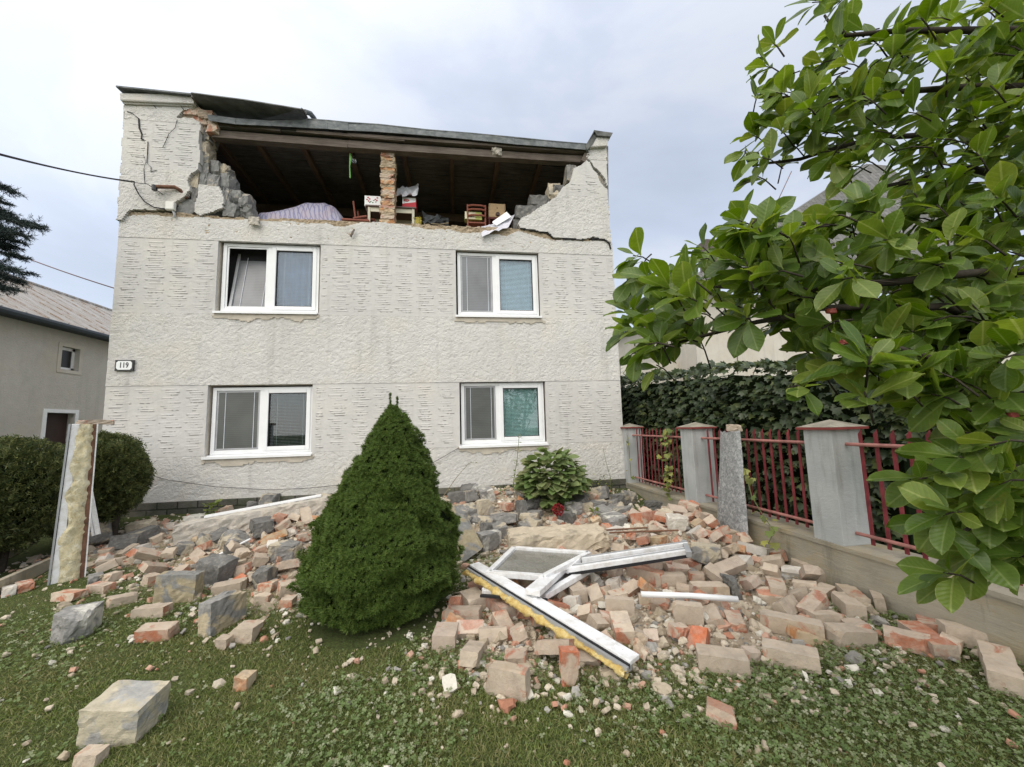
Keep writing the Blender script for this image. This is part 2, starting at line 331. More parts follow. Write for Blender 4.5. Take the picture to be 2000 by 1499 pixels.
# window panes
def panemat(name, tint, gl=.5):
    g = NT(name); t = g.n('BsdfTransparent', {0: (*tint, 1)}); gs = g.n('BsdfGlossy', {'Roughness': .02, 'Color': (.9, .95, 1, 1)})
    fr = g.n('LayerWeight', {'Blend': .35}).outputs['Fresnel']; f = g.math('MULTIPLY_ADD', fr, .6, gl*.1)
    g.put(g.o.inputs[0], g.n('MixShader', {0: f, 1: t.outputs[0], 2: gs.outputs[0]}).outputs[0]); return g.m
M_GLASS = panemat('window_glass', (.88, .92, .94), .3); M_GLASSC = panemat('clear_glass', (.93, .95, .94), .3)
g = NT('dusty_glass'); f = g.ramp(g.noise(4, 5, .7), [(.3, .35), (.7, .8)]); t = g.n('BsdfTransparent', {0: (.9, .93, .92, 1)}); d_ = g.n('BsdfPrincipled', {'Base Color': (.30, .285, .25, 1), 'Roughness': .25, 'Specular IOR Level': .5}); g.put(g.o.inputs[0], g.n('MixShader', {0: f, 1: t.outputs[0], 2: d_.outputs[0]}).outputs[0]); M_DUSTG = g.m
def screenmat(name, col):
    g = NT(name); f = g.ramp(g.noise(1.7, 4, .5, .4), [(.3, 0.), (.7, 1.)]); c = g.mix(f, tuple(x*.7 for x in col), tuple(x*1.3 for x in col)); s = g.n('TexWave', {'Scale': 9., 'Vector': g.obj}, bands_direction='Z').outputs[1]; c = g.mix(g.math('MULTIPLY', s, .22), c, tuple(x*1.9 for x in col)); return g.out(c, .3, None, .5)
M_SCR = screenmat('insect_screen', (.155, .16, .17)); M_SCRD = screenmat('dark_insect_screen', (.075, .08, .075))
M_BLIND = plain('white_blind_slat', (.62, .66, .72), .5); M_BLINDB = plain('pale_blue_blind_slat', (.60, .73, .78), .5); M_BLINDG = plain('green_blind_slat', (.42, .60, .52), .5); M_BLINDD = plain('grey_blind_slat', (.30, .32, .30), .5)
M_CURT = plain('grey_blue_curtain', (.42, .50, .66), .9, .1, var=.15, scale=3)
# plants
def leafmat(name, cs, trans=.3, rough=.45, spec=.35, vein=False, dry=False, uv=False):
    g = NT(name); r = g.isl(); k = len(cs)-1
    c = g.ramp(r, [(i/k, col) for i, col in enumerate(cs)])
    c = g.mix(g.math('MULTIPLY', g.ramp(g.noise(30, 3, .6), [(.35, 0.), (.7, 1.)]), .3), c, tuple(x*.6 for x in cs[0]))
    if dry: c = g.mix(g.ramp(g.noise(1.3, 5, .65), [(.47, 0.), (.70, .5)]), c, g.mix(r, (.16, .135, .06), (.30, .25, .13)))
    nb = g.bump(g.noise(55, 3, .6), .25, .004) if vein else None
    if uv:                                                 # midrib and side veins of the blade
        s = g.n('SeparateXYZ', {0: g.n('Attribute', attribute_name='blade').outputs['Vector']}); av = g.math('ABSOLUTE', s.outputs[1])
        mid = g.ramp(av, [(.010, 1.), (.022, 0.)]); sv = g.math('SINE', g.math('MULTIPLY', g.math('SUBTRACT', s.outputs[0], g.math('MULTIPLY', av, .9)), 58.)); side = g.ramp(sv, [(.88, 0.), (.99, .28)])
        vn = g.math('MAXIMUM', mid, side); c = g.mix(g.math('MULTIPLY', vn, .5), c, g.hsv(c, .475, .8, 1.9)); rim = g.ramp(s.outputs[2], [(.9, 0.), (1., .5)]); c = g.mix(rim, c, g.hsv(c, .47, .9, 1.7))
        c = g.mix(g.math('MULTIPLY', g.ramp(g.noise(9, 4, .7), [(.62, 0.), (.74, 1.)]), .5), c, (.16, .13, .03)); nb = g.bump(g.math('SUBTRACT', sv, g.math('MULTIPLY', mid, 2.)), .2, .0015)
    return g.out(c, rough, nb, spec, trans=trans, tcol=g.hsv(c, .485, 1.15, 1.9))
M_MAG = leafmat('magnolia_leaf', [(.048, .092, .012), (.084, .148, .020), (.130, .202, .031), (.100, .163, .034), (.185, .245, .045)], .38, .40, .4, True, uv=True)
M_SPR = leafmat('spruce_needle', [(.045, .078, .016), (.072, .122, .022), (.10, .16, .030), (.135, .185, .042)], .12, .6, .25)
M_YEW = leafmat('yew_needle', [(.034, .050, .018), (.058, .080, .026), (.098, .120, .038), (.20, .20, .07)], .08, .55, .25)
M_BLUE = leafmat('blue_spruce_needle', [(.012, .024, .021), (.024, .042, .038), (.045, .066, .06)], .05, .6, .25)
M_IVY = leafmat('ivy_leaf', [(.026, .043, .018), (.042, .064, .027), (.060, .085, .038), (.078, .098, .054), (.12, .15, .045)], .15, .4, .4, True)
M_HYD = leafmat('hydrangea_leaf', [(.11, .17, .05), (.16, .225, .08), (.21, .26, .11), (.24, .25, .12)], .25, .5, .35, True)
M_HYDF = leafmat('red_petal', [(.14, .006, .010), (.25, .014, .020), (.32, .04, .035)], .2, .6)
M_GRASS = leafmat('grass_blade', [(.075, .105, .026), (.125, .170, .040), (.165, .215, .052), (.22, .24, .085), (.33, .29, .15)], .25, .5, .25, dry=True)
M_CLOV = leafmat('clover_leaf', [(.095, .145, .040), (.14, .20, .062), (.19, .245, .10), (.32, .33, .22)], .25, .42, .4)
M_WEED = leafmat('weed_leaf', [(.09, .14, .03), (.14, .20, .05), (.22, .25, .07)], .3, .5)
M_YELL = leafmat('yellow_vine_leaf', [(.10, .15, .04), (.20, .25, .07), (.38, .38, .10), (.05, .08, .03)], .3, .5)
M_BARK = plain('dark_bark', (.045, .038, .03), .9, .15, var=.35, scale=25, bs=.6, bscale=60); M_STEM = plain('green_stem', (.13, .15, .06), .7); M_DRY = plain('dry_stem', (.22, .18, .11), .8)
M_CORE = plain('inner_shade', (.010, .016, .006), .95, .05, var=.3)  # near-black: shade inside the plants put into the colour
M_FRUIT = plain('red_fruit', (.26, .055, .045), .5, .4, var=.3, scale=30)
# ---------------------------------------------------------------- ground
xs = np.concatenate([[-220, -120, -60, -30, -16, -9, -6, -4.5], np.arange(-3.2, 11.5, .07), [11.9, 12.5, 14, 17, 22, 30, 50, 90, 150, 220]])
ys = np.concatenate([[-160, -90, -50, -30, -20, -14, -11, -9.5], np.arange(-8.6, .62, .07), [1, 2, 4, 7, 12, 20, 35, 60, 110, 200, 320]])
X, Yg = np.meshgrid(xs, ys, indexing='ij'); Z = H(X, Yg)
Z = np.where((X > -3) & (X < 9.6) & (Yg > .4), -.03, Z); Z = np.where((X > 9.9), -.04+.02*vn2(X*.7, Yg*.7, 3), Z)
Z = np.where((Yg > .4) | (X < -3.1), -.05, Z)
Z = Z+.03*(fbm(X*1.6, Yg*1.6, 5)-.5)*(np.abs(X-4) < 8)*(np.abs(Yg+4) < 5)
nx, ny = X.shape; idx = np.arange(nx*ny).reshape(nx, ny)
F = np.stack([idx[:-1, :-1], idx[1:, :-1], idx[1:, 1:], idx[:-1, 1:]], -1).reshape(-1, 4)
g = NT('lawn_soil'); at = g.n('Attribute', attribute_name='rubble_dust').outputs['Fac']
gr = g.mix(g.ramp(g.noise(3, 6, .7), [(.3, 0.), (.7, 1.)]), (.055, .082, .024), (.095, .12, .042))
gr = g.mix(g.ramp(g.noise(40, 4, .7), [(.4, 0.), (.7, .8)]), gr, (.045, .038, .022))
du = g.mix(g.ramp(g.noise(14, 6, .7), [(.3, 0.), (.7, 1.)]), (.26, .205, .145), (.45, .38, .295))
k = g.ramp(g.math('ADD', at, g.math('MULTIPLY', g.math('SUBTRACT', g.noise(4, 6, .7), .5), 1.)), [(.38, 0.), (.62, 1.)])
M_LAWN = g.out(g.mix(k, gr, du), .97, g.bump(g.noise(30, 6, .7), .8, .03), .1)
lawn = npmesh('lawn', np.stack([X, Yg, Z], -1).reshape(-1, 3), F, [M_LAWN], org=(0, 0, 0), smooth=True)
tag(lawn, 'green lawn strewn with dust in front of the damaged house', None, kind='structure')
a = lawn.data.attributes.new('rubble_dust', 'FLOAT', 'POINT'); a.data.foreach_set('value', D(X, Yg).astype(np.float32).ravel())

# ---------------------------------------------------------------- the damaged house
HW = 9.6
house = thing('damaged_house', (4.8, 0, 0), 'two storey grey rendered house whose attic front wall has collapsed', 'house')
WIN = [(1.728, 3.473, 3.897, 5.286), (6.193, 7.905, 3.885, 5.270), (1.681, 3.43, 1.214, 2.475), (6.229, 7.937, 1.247, 2.505)]
def inpoly(px, pz, poly):
    c = np.zeros(px.shape, bool); n = len(poly)
    for i in range(n):
        (x1, y1), (x2, y2) = poly[i], poly[(i+1) % n]
        if y1 == y2: continue
        c ^= ((y1 > pz) != (y2 > pz)) & (px < (x2-x1)*(pz-y1)/(y2-y1)+x1)
    return c
def sheet(x0, x1, z0, z1, cell, y0, amp, thick, poly=None, holes=(), seed=1, ragged=0.):
    """render coat: displaced grid at y0, cut by an outline and window holes, with returns of depth thick"""
    nx, nz = max(2, round((x1-x0)/cell)), max(2, round((z1-z0)/cell))
    gx, gz = np.meshgrid(np.linspace(x0, x1, nx+1), np.linspace(z0, z1, nz+1), indexing='ij')
    wx, wz = gx+.05*fbm(gx*9, gz*9, seed+20, 2), gz+.05*fbm(gx*9, gz*9, seed+30, 2)
    n = fbm(wx*11, wz*14, seed, 3, .6); rid = 1-np.abs(2*n-1)*2.2
    y = y0-amp*(.6*rid+.5*fbm(gx*30, gz*30, seed+9, 2))
    cx, cz = (gx[:-1, :-1]+gx[1:, 1:])/2, (gz[:-1, :-1]+gz[1:, 1:])/2
    keep = np.ones(cx.shape, bool)
    if poly is not None:
        qx, qz = cx+ragged*(fbm(cx*7, cz*7, seed+50, 3)-.5), cz+ragged*(fbm(cx*7, cz*7, seed+60, 3)-.5)
        keep &= inpoly(qx, qz, poly)
    for h in holes: keep &= ~((cx > h[0]) & (cx < h[1]) & (cz > h[2]) & (cz < h[3]))
    idx = np.arange((nx+1)*(nz+1)).reshape(nx+1, nz+1); off = idx.size
    V = np.concatenate([np.stack([gx, y, gz], -1).reshape(-1, 3), np.stack([gx, np.full_like(gx, y0+thick), gz], -1).reshape(-1, 3)])
    A = np.stack([idx[:-1, :-1], idx[1:, :-1], idx[1:, 1:], idx[:-1, 1:]], -1)
    Fs = [A[keep]]
    kp = np.pad(keep, 1)
    for sl_, e0, e1 in (((slice(0, -2), slice(1, -1)), 0, 3), ((slice(2, None), slice(1, -1)), 2, 1), ((slice(1, -1), slice(0, -2)), 1, 0), ((slice(1, -1), slice(2, None)), 3, 2)):
        b = A[keep & ~kp[sl_]]
        Fs.append(np.stack([b[:, e0], b[:, e1], b[:, e1]+off, b[:, e0]+off], -1))
    return V, np.concatenate(Fs)
def strokes(x0, x1, z0, z1, y0, holes=(), poly=None, seed=0):
    """lines combed into the smooth render: small lips, their underside shade painted dark"""
    r = np.random.default_rng(seed); V, F, M = [], [], []; o = 0
    for i, tx in enumerate(np.arange(.06, HW, .408)):
        for j in range(60):
            zt = z1-.085-j*.147+r.normal(0, .006)
            if zt-.09 < z0: break
            for k in range(3):
                a = tx+.045*k+r.normal(0, .014); L = .25+r.normal(0, .02); z = zt-.04*k+r.normal(0, .003); b = min(a+L, x1-.02); a = max(a, x0+.015)
                for h in holes:
                    if h[2]-.06 < z < h[3]+.06:
                        if h[0]-.03 < a < h[1]+.03: a = h[1]+.04
                        elif a <= h[0]-.03 < b: b = h[0]-.04
                if b-a < .07: continue
                if poly is not None and not inpoly(np.array([a-.02, b+.02]), np.array([z, z]), poly).all(): continue
                t = r.normal(0, .003); p = .004+r.random()*.005; g_ = .010+r.random()*.009
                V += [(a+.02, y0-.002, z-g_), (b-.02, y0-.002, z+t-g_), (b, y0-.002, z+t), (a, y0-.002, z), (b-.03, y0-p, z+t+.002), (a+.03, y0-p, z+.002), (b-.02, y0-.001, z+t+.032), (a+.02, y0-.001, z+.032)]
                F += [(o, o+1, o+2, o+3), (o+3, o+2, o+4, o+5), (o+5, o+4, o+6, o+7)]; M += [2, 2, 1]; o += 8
    return np.array(V).reshape(-1, 3), np.array(F).reshape(-1, 4), M
def join(parts):
    V, F, M, o = [], [], [], 0
    for v, f, m in parts:
        V.append(v); F.append(np.asarray(f)+o); M.append(np.full(len(f), m) if np.isscalar(m) else np.asarray(m)); o += len(v)
    return np.concatenate(V), np.concatenate(F), np.concatenate(M)
def pz(pts, y=0.): return [tuple(AY(a, b, y)[[0, 2]]) for a, b in pts]
holes = [(a-.035, b+.03, c-.01, d+.03) for a, b, c, d in WIN]
topcoat = pz([(200, 434), (252, 421), (300, 421), (340, 425), (400, 425), (430, 428), (480, 430), (520, 433), (560, 432), (600, 437), (640, 437), (655, 443), (680, 442), (700, 436), (735, 434), (790, 440), (830, 448), (880, 450), (905, 456), (940, 455), (990, 462), (1012, 452), (1050, 463), (1083, 470), (1100, 469), (1140, 472), (1180, 471), (1210, 480)])
topcoat = topcoat+[(HW+.5, 5.2), (-.5, 5.2)]
parts = []
for z0, z1, kind, hs, sd in ((.40, 1.235, 0, [holes[2], holes[3]], 1), (1.235, 2.517, 1, holes[2:], 2), (2.517, 3.86, 0, [], 3), (3.86, 5.291, 1, holes[:2], 4), (5.291, 5.92, 0, [], 5)):
    v, f = sheet(0, HW, z0+(.004 if kind else 0), z1-(.004 if kind else 0), (.022 if kind == 0 else .04), 0 if kind == 0 else .004, .010 if kind == 0 else .004, .06, topcoat if sd == 5 else None, hs, sd*7, .03)
    parts.append((v, f, kind))
    if kind:
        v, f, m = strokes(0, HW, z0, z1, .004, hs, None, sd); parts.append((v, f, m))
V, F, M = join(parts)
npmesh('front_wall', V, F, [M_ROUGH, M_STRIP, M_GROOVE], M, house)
# wall core and returns of the window openings
mb = MB()
for (a, b, c, d) in holes:
    for q in (((a, a-.05), c, d), ((b, b+.05), c, d)): mb.box(min(q[0]), max(q[0]), .052, .36, q[1], q[2])
    mb.box(a-.05, b+.05, .052, .36, d, d+.05); mb.box(a-.05, b+.05, .052, .36, c-.05, c)
mb.build('window_reveal', M_REVEAL, house)
mb = MB().box(-.02, HW+.02, -.035, .3, -.1, .465); mb.build('plinth', M_PLINTH, house, bevel=.012)
mb = MB()
top = pz([(234, 432), (253, 414), (340, 415), (430, 423), (490, 427), (560, 427), (660, 431), (742, 436), (800, 437), (870, 441), (930, 443), (1010, 447), (1060, 455), (1085, 467), (1140, 468), (1192, 474)])
v, f = sheet(0, HW, 5.4, 6.05, .02, .022, .03, .40, [(-.1, 5.3), *top, (9.7, 5.3)], (), 91, .05)
mt = npmesh('bed_mortar', v, f, [M_MORTAR], None, house)
for i, (x0, x1, z0, z1) in enumerate(WIN):                # smoother repair plaster under the sills
    pl_ = [(x0-.06, z0-.02), (x1+.05, z0-.02), (x1+.08, z0-.10), (x1-.3, z0-.16), (x0+.9, z0-.12), (x0+.4, z0-.17), (x0-.08, z0-.11)]
    v, f = sheet(x0-.2, x1+.2, z0-.25, z0-.02, .025, -.021, .004, .02, pl_, (), 700+i, .12); npmesh('plaster_patch', v, f, [M_REVEAL], None, house)
# side and rear walls, storey slabs
mb = MB().box(-.0, .3, .06, 9.5, 0, 5.8).box(HW-.3, HW, .06, 9.5, 0, 5.8).box(0, HW, 9.5, 9.8, 0, 7.7).box(0, .3, .45, 9.5, 5.8, 7.7).box(HW-.3, HW, .45, 9.5, 5.8, 7.7); mb.build('side_wall', M_STRIP, house)
mb = MB().box(.3, HW-.3, .42, 9.5, 5.62, 5.84); mb.build('attic_floor', M_MORTAR, house)
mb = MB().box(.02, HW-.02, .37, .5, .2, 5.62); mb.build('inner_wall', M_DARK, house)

# standing remains of the attic wall
def upper(name, poly_px, y0, zones, thick, seed, ragged=.04):
    poly = pz(poly_px, y0); xsn = [p[0] for p in poly]; zsn = [p[1] for p in poly]; parts = []
    zl = sorted(set([min(zsn)]+[z for z in zones if min(zsn) < z < max(zsn)]+[max(zsn)]))
    for i in range(len(zl)-1):
        z0, z1 = zl[i], zl[i+1]; comb = zones and len(zones) == 2 and abs((z0+z1)/2-sum(zones)/2) < (zones[1]-zones[0])/2
        v, f = sheet(min(xsn), max(xsn), z0, z1, .02, y0, .004 if comb else .011, thick, poly, (), seed+i, ragged); parts.append((v, f, 1 if comb else 0))
        if comb:
            v, f, m = strokes(min(xsn), max(xsn), z0, z1, y0, (), poly, seed)
            if len(f): parts.append((v, f, m))
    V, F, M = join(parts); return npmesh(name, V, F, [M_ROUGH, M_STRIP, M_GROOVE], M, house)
zl = [AY(237, 329)[2], AY(243, 236)[2]]
upper('corner_wall', [(229, 428), (238, 430), (246, 421), (252, 412), (262, 410), (300, 410), (316, 409), (333, 404), (345, 393), (362, 384), (371, 370), (366, 353), (374, 340), (387, 331), (391, 300), (388, 270), (391, 240), (379, 232), (346, 230), (358, 216), (382, 211), (379, 202), (244, 196)], -.045, zl, .1, 100)
zr = [AY(1189, 388)[2], AY(1150, 313)[2]]
upper('corner_wall', [(1186, 370), (1194, 474), (1180, 467), (1158, 463), (1140, 467), (1101, 466), (1082, 464), (1070, 453), (1053, 452), (1042, 448), (1017, 446), (1012, 436), (1020, 426), (1039, 417), (1055, 405), (1085, 386), (1100, 366), (1112, 358), (1123, 328), (1136, 322), (1146, 313), (1152, 318), (1158, 332), (1166, 340), (1172, 356), (1178, 364)], -.03, zr, .09, 130, .03)
upper('corner_wall', [(1186, 366), (1184, 284), (1150, 288), (1145, 310), (1153, 314), (1161, 326), (1171, 334), (1182, 350)], -.02, zr, .08, 160, .02)
upper('render_flake', [(388, 361), (400, 362), (429, 366), (434, 377), (437, 387), (435, 406), (415, 414), (391, 421), (382, 416), (381, 400), (386, 385)], -.03, [], .06, 170, .02)
# stone core of those remains
mb = MB()
mb.prism(pz([(240, 205), (376, 205), (374, 235), (384, 240), (384, 330), (366, 345), (360, 385), (330, 400), (310, 408), (240, 408)], .03), .045, .42)
mb.prism(pz([(1190, 470), (1188, 285), (1152, 289), (1148, 312), (1135, 326), (1118, 345), (1112, 368), (1095, 385), (1075, 405), (1050, 425), (1025, 440), (1022, 446), (1080, 460), (1100, 464)], .03), .045, .42)
mb.build('wall_core', SM['gt'], house, jit=.006)
def chunk(V0, seed, cuts=4, n=(6, 4, 4), noise=.02, keep=.75, edge=.02, end=False):
    """broken block: gridded box of half sizes V0, corners cut by planes, roughened. Returns V, F, on-cut flags"""
    r = np.random.default_rng(seed); a, b, c = n
    vid, V, F = {}, [], []
    def vert(i, j, k):
        if (i, j, k) not in vid: vid[i, j, k] = len(V); V.append((i/a*2-1, j/b*2-1, k/c*2-1))
        return vid[i, j, k]
    for i in range(a):
        for j in range(b):
            for k, fl in ((0, 1), (c, 0)):
                q = [vert(i, j, k), vert(i+1, j, k), vert(i+1, j+1, k), vert(i, j+1, k)]; F.append(q[::-1] if fl else q)
    for i in range(a):
        for k in range(c):
            for j, fl in ((0, 0), (b, 1)):
                q = [vert(i, j, k), vert(i+1, j, k), vert(i+1, j, k+1), vert(i, j, k+1)]; F.append(q[::-1] if fl else q)
    for j in range(b):
        for k in range(c):
            for i, fl in ((0, 1), (a, 0)):
                q = [vert(i, j, k), vert(i, j+1, k), vert(i, j+1, k+1), vert(i, j, k+1)]; F.append(q[::-1] if fl else q)
    V = np.array(V); Vs = V*np.array(V0); cut = np.zeros(len(V), bool)
    for q in range(cuts):
        s = np.array([r.choice((-1, 1)) for _ in range(3)]); cn = s*np.array(V0)
        nr = s*np.abs(r.normal(0, 1, 3))*np.array([1., 1., 1.]); nr /= np.linalg.norm(nr)
        d = nr@cn-r.uniform(.15, 1-keep+.15)*min(V0)*1.5*(1 if r.random() < .8 else 1.7)
        e = Vs@nr-d; hit = e > 0
        Vs[hit] -= e[hit][:, None]*nr; cut |= hit
    if end:                                               # one end broken off raggedly
        nr = np.array([r.choice((-1, 1)), r.normal(0, .3), r.normal(0, .3)]); nr /= np.linalg.norm(nr); e = Vs@nr-V0[0]*r.uniform(.8, .93); hit = e > 0; Vs[hit] -= (e[hit]*(1+.0*e[hit]))[:, None]*nr; Vs[hit] += r.normal(0, V0[2]*.10, (hit.sum(), 3)); cut |= hit
    ed = (np.abs(V) > .99).sum(1)
    Vs *= (1-np.where(ed >= 2, edge*(.6+.8*r.random(len(V))), 0))[:, None]
    Vs += r.normal(0, 1, Vs.shape)*noise*np.where(cut, 1.6, .8)[:, None]
    F = np.array(F); fc = cut[F].sum(1) >= 3
    return Vs, F, fc
def rotm(yaw, p, rl):
    return np.array((Matrix.Rotation(yaw, 3, 'Z') @ Matrix.Rotation(p, 3, 'Y') @ Matrix.Rotation(rl, 3, 'X')))
def block(name, px0, py0, px1, py1, y, dep, m, seed, parent=house, cuts=4):
    a, b = AY(px0, py1, y), AY(px1, py0, y); c = (a+b)/2; hs = ((b[0]-a[0])/2*1.04, dep/2, (b[2]-a[2])/2*1.03)
    V, F, fc = chunk(hs, seed, cuts, noise=.008)
    return npmesh(name, V+np.array([c[0], y+dep/2, c[2]]), F, [m], None, parent)
for i, (q, y, m) in enumerate([((387, 313, 407, 340), .05, 'ws'), ((406, 314, 427, 340), .09, 'ws'), ((426, 321, 446, 341), .14, 'gt'), ((388, 339, 404, 370), .03, 'ws'), ((404, 338, 428, 371), .06, 'ws'), ((427, 340, 451, 371), .12, 'ws'), ((446, 372, 470, 400), .12, 'ws'), ((366, 334, 388, 365), .02, 'tan'), ((430, 367, 452, 400), .04, 'ws'), ((466, 376, 484, 402), .10, 'ws'), ((434, 397, 462, 422), .02, 'ws'), ((460, 398, 488, 423), .06, 'ws'), ((342, 390, 384, 418), .03, 'ws'), ((372, 363, 390, 392), .03, 'gt'), ((388, 236, 410, 276), .06, 'gt'), ((386, 270, 404, 300), .05, 'tan'), ((388, 298, 408, 316), .05, 'gt'), ((392, 218, 420, 245), .08, 'gt'),
    ((1108, 323, 1125, 352), .05, 'gt'), ((1073, 360, 1103, 386), .05, 'tan'), ((1082, 362, 1104, 384), .02, 'dark'), ((1036, 383, 1074, 405), .04, 'dark'), ((1010, 403, 1053, 427), .04, 'dark'), ((1004, 425, 1020, 448), .05, 'dark'), ((1148, 312, 1172, 345), .05, 'dark')]):
    block('stone_block', *q, y, .32, SM[m], 300+i)
for i, q in enumerate([(358, 211, 392, 222), (346, 221, 384, 232), (384, 216, 414, 230), (372, 228, 412, 240), (398, 236, 424, 256)]):
    block('brick_course', *q, -.04+.05*(i % 2), .3, BM['r'], 330+i, cuts=2)
# cracks in the left corner, torn bits of render
for pts, wd in (([(248, 218), (258, 221), (266, 228), (271, 232), (272, 250), (277, 262), (276, 272), (281, 273)], .028), ([(289, 277), (288, 300), (287, 318)], .022), ([(280, 303), (285, 316), (281, 330), (282, 350), (283, 358)], .008), ([(346, 234), (342, 250), (330, 262), (322, 280), (318, 288)], .008), ([(290, 195), (297, 202), (304, 211)], .02), ([(274, 184), (276, 196), (264, 204)], .012), ([(335, 184), (342, 192), (358, 214)], .015), ([(288, 320), (294, 326), (295, 326), (295, 336), (306, 333)], .007)):
    P = [AY(a, b, -.062) for a, b in pts]; mb = MB()
    for i in range(len(P)-1): mb.beam(P[i], P[i+1]+(P[i+1]-P[i])*.05, wd*(.35+.5*rnd.random())*(.4+.6*math.sin(math.pi*(i+.7)/(len(P)+.2))), .008, up=(0, -1, 0))
    mb.build('crack', M_DARK, house)
for pts in ([(1016, 446), (1042, 449), (1053, 453), (1068, 454), (1082, 466)], [(1099, 467), (1121, 467), (1140, 469)], [(1155, 468), (1168, 466), (1180, 468), (1190, 476), (1193, 487)]):
    P = [AY(a, b, -.022) for a, b in pts]; mb = MB()
    for i in range(len(P)-1): mb.beam(P[i], P[i+1], .018+.02*rnd.random(), .012, up=(0, -1, 0))
    mb.build('crack', M_DARK, house)
# cornice of the corner piers
mb = MB().prism([(x, z) for x, z in pz([(236, 197), (234, 183), (382, 186), (379, 203)], -.12)], -.13, .3)
mb.prism(pz([(240, 203), (238, 196), (378, 202), (377, 208)], -.08), -.085, .25); mb.build('cornice', M_ROUGH, house, bevel=.012, jit=.008)
mb = MB().prism(pz([(1150, 288), (1162, 266), (1190, 268), (1186, 285)], -.1), -.11, .35); mb.build('cornice', M_ROUGH, house, bevel=.01, jit=.006)
a, b = AY(226, 170, -.2), AY(382, 186, -.2)
mb = MB().hexa([a, b, b+np.array([0, .7, .03]), a+np.array([0, .7, .03])], (0, 0, .03)); mb.build('roof_edge_sheet', M_FASCIA, house)
mb = MB().prism(pz([(1144, 286), (1147, 293), (1158, 282), (1168, 263), (1161, 256)], -.12), -.12, .4).prism(pz([(1160, 255), (1197, 260), (1192, 267), (1166, 265)], -.16), -.165, .35).hexa([AY(1160, 258, -.16), AY(1196, 262, -.16), AY(1192, 263, .5), AY(1160, 256, .5)], (0, 0, .025)).hexa([AY(1144, 284, -.1), AY(1160, 257, -.16), AY(1160, 256, .45), AY(1147, 282, .5)], (.0, 0, -.02)); mb.build('roof_edge_sheet', M_ROOFDK, house)
# torn roof flap over the left half, fascia sheets, eaves boards and beam
a, b, c = AY(372, 182, -.32), AY(480, 196, -.34), AY(589, 214, -.36)
back = lambda p, px, py: AY(px, py, .35)
mb = MB().hexa([a, b, AY(500, 238, .3), AY(402, 226, .3)], (0, .02, .035)).hexa([b, c, AY(600, 237, .3), AY(500, 238, .3)], (0, .02, .035)); mb.build('torn_roof_flap', M_ROOFDK, house)
mb = MB().hexa([AY(588, 213, -.34), AY(594, 217, -.3), AY(604, 238, .3), AY(598, 236, .28)], (0, 0, .03)).beam(AY(478, 199, -.25), AY(494, 222, .2), .05, .05).beam(AY(378, 188, -.2), AY(398, 224, .25), .08, .06); mb.build('flap_batten', M_BOARD, house)
mb = MB().tube([AY(596, 219, .0), AY(606, 222, .1), AY(614, 232, .3)], .05, 8); mb.build('ridge_roll', M_FASCIA, house)
ft = [(404, 224), (460, 231), (530, 236), (600, 233), (640, 236), (680, 240), (742, 244), (832, 254), (920, 261), (1005, 269), (1085, 277), (1146, 282)]
fb = [(408, 236), (460, 243), (530, 246), (600, 250), (640, 252), (680, 255), (742, 258), (832, 265), (920, 273), (1005, 282), (1085, 288), (1146, 293)]
for i in range(len(ft)-1):
    q = [AY(*fb[i], -.10+.008*(i % 2)), AY(*fb[i+1], -.10+.008*(i % 2)), AY(*ft[i+1], -.085), AY(*ft[i], -.085+.008*(i % 2))]
    MB().hexa(q, (0, .015, 0)).build('fascia_sheet', M_FASCIA, house, jit=.003)
mb = MB()
for i in range(3, len(ft)-1):
    p, q = AY(*ft[i], -.09), AY(*ft[i+1], -.09); mb.hexa([p, q, q+np.array([0, .6, -.02]), p+np.array([0, .6, -.02])], (0, 0, .02))
mb.build('eaves_sheet', M_FASCIA, house)
def timber(name, px0, px1, y, wd, h, m, sag=0., ju=0.): 
    a, b = AY(*px0, y), AY(*px1, y); mb = MB(); n = 6
    for i in range(n):
        s, t = i/n, (i+1)/n; z = lambda u: np.array([0, 0, -sag*4*u*(1-u)])
        mb.beam(a+(b-a)*s+z(s), a+(b-a)*(t)+z(t), wd, h)
    return mb.build(name, m, house, jit=ju)
timber('eaves_beam', (418, 266), (1140, 316), .12, .16, .155, M_BEAM, .03, .006)
timber('eaves_board', (680, 266), (1148, 299), .02, .12, .06, M_BEAM, .01, .004)
timber('eaves_board', (412, 249), (700, 268), .06, .12, .05, M_BOARD, .0, .004)
timber('eaves_board', (432, 243), (548, 256), .0, .05, .05, M_BEAM, .0, .004); timber('eaves_board', (580, 257), (790, 275), -.01, .05, .055, M_BEAM, .0, .004)
timber('eaves_board', (600, 252), (1146, 295), .2, .1, .03, M_BOARD)
MB().beam(AY(1138, 318, .02), AY(1147, 300, .02), .1, .12).build('eaves_board', M_BEAM, house, jit=.004)
block('mortar_lump', 962, 290, 980, 300, -.02, .15, M_CONC, 377)
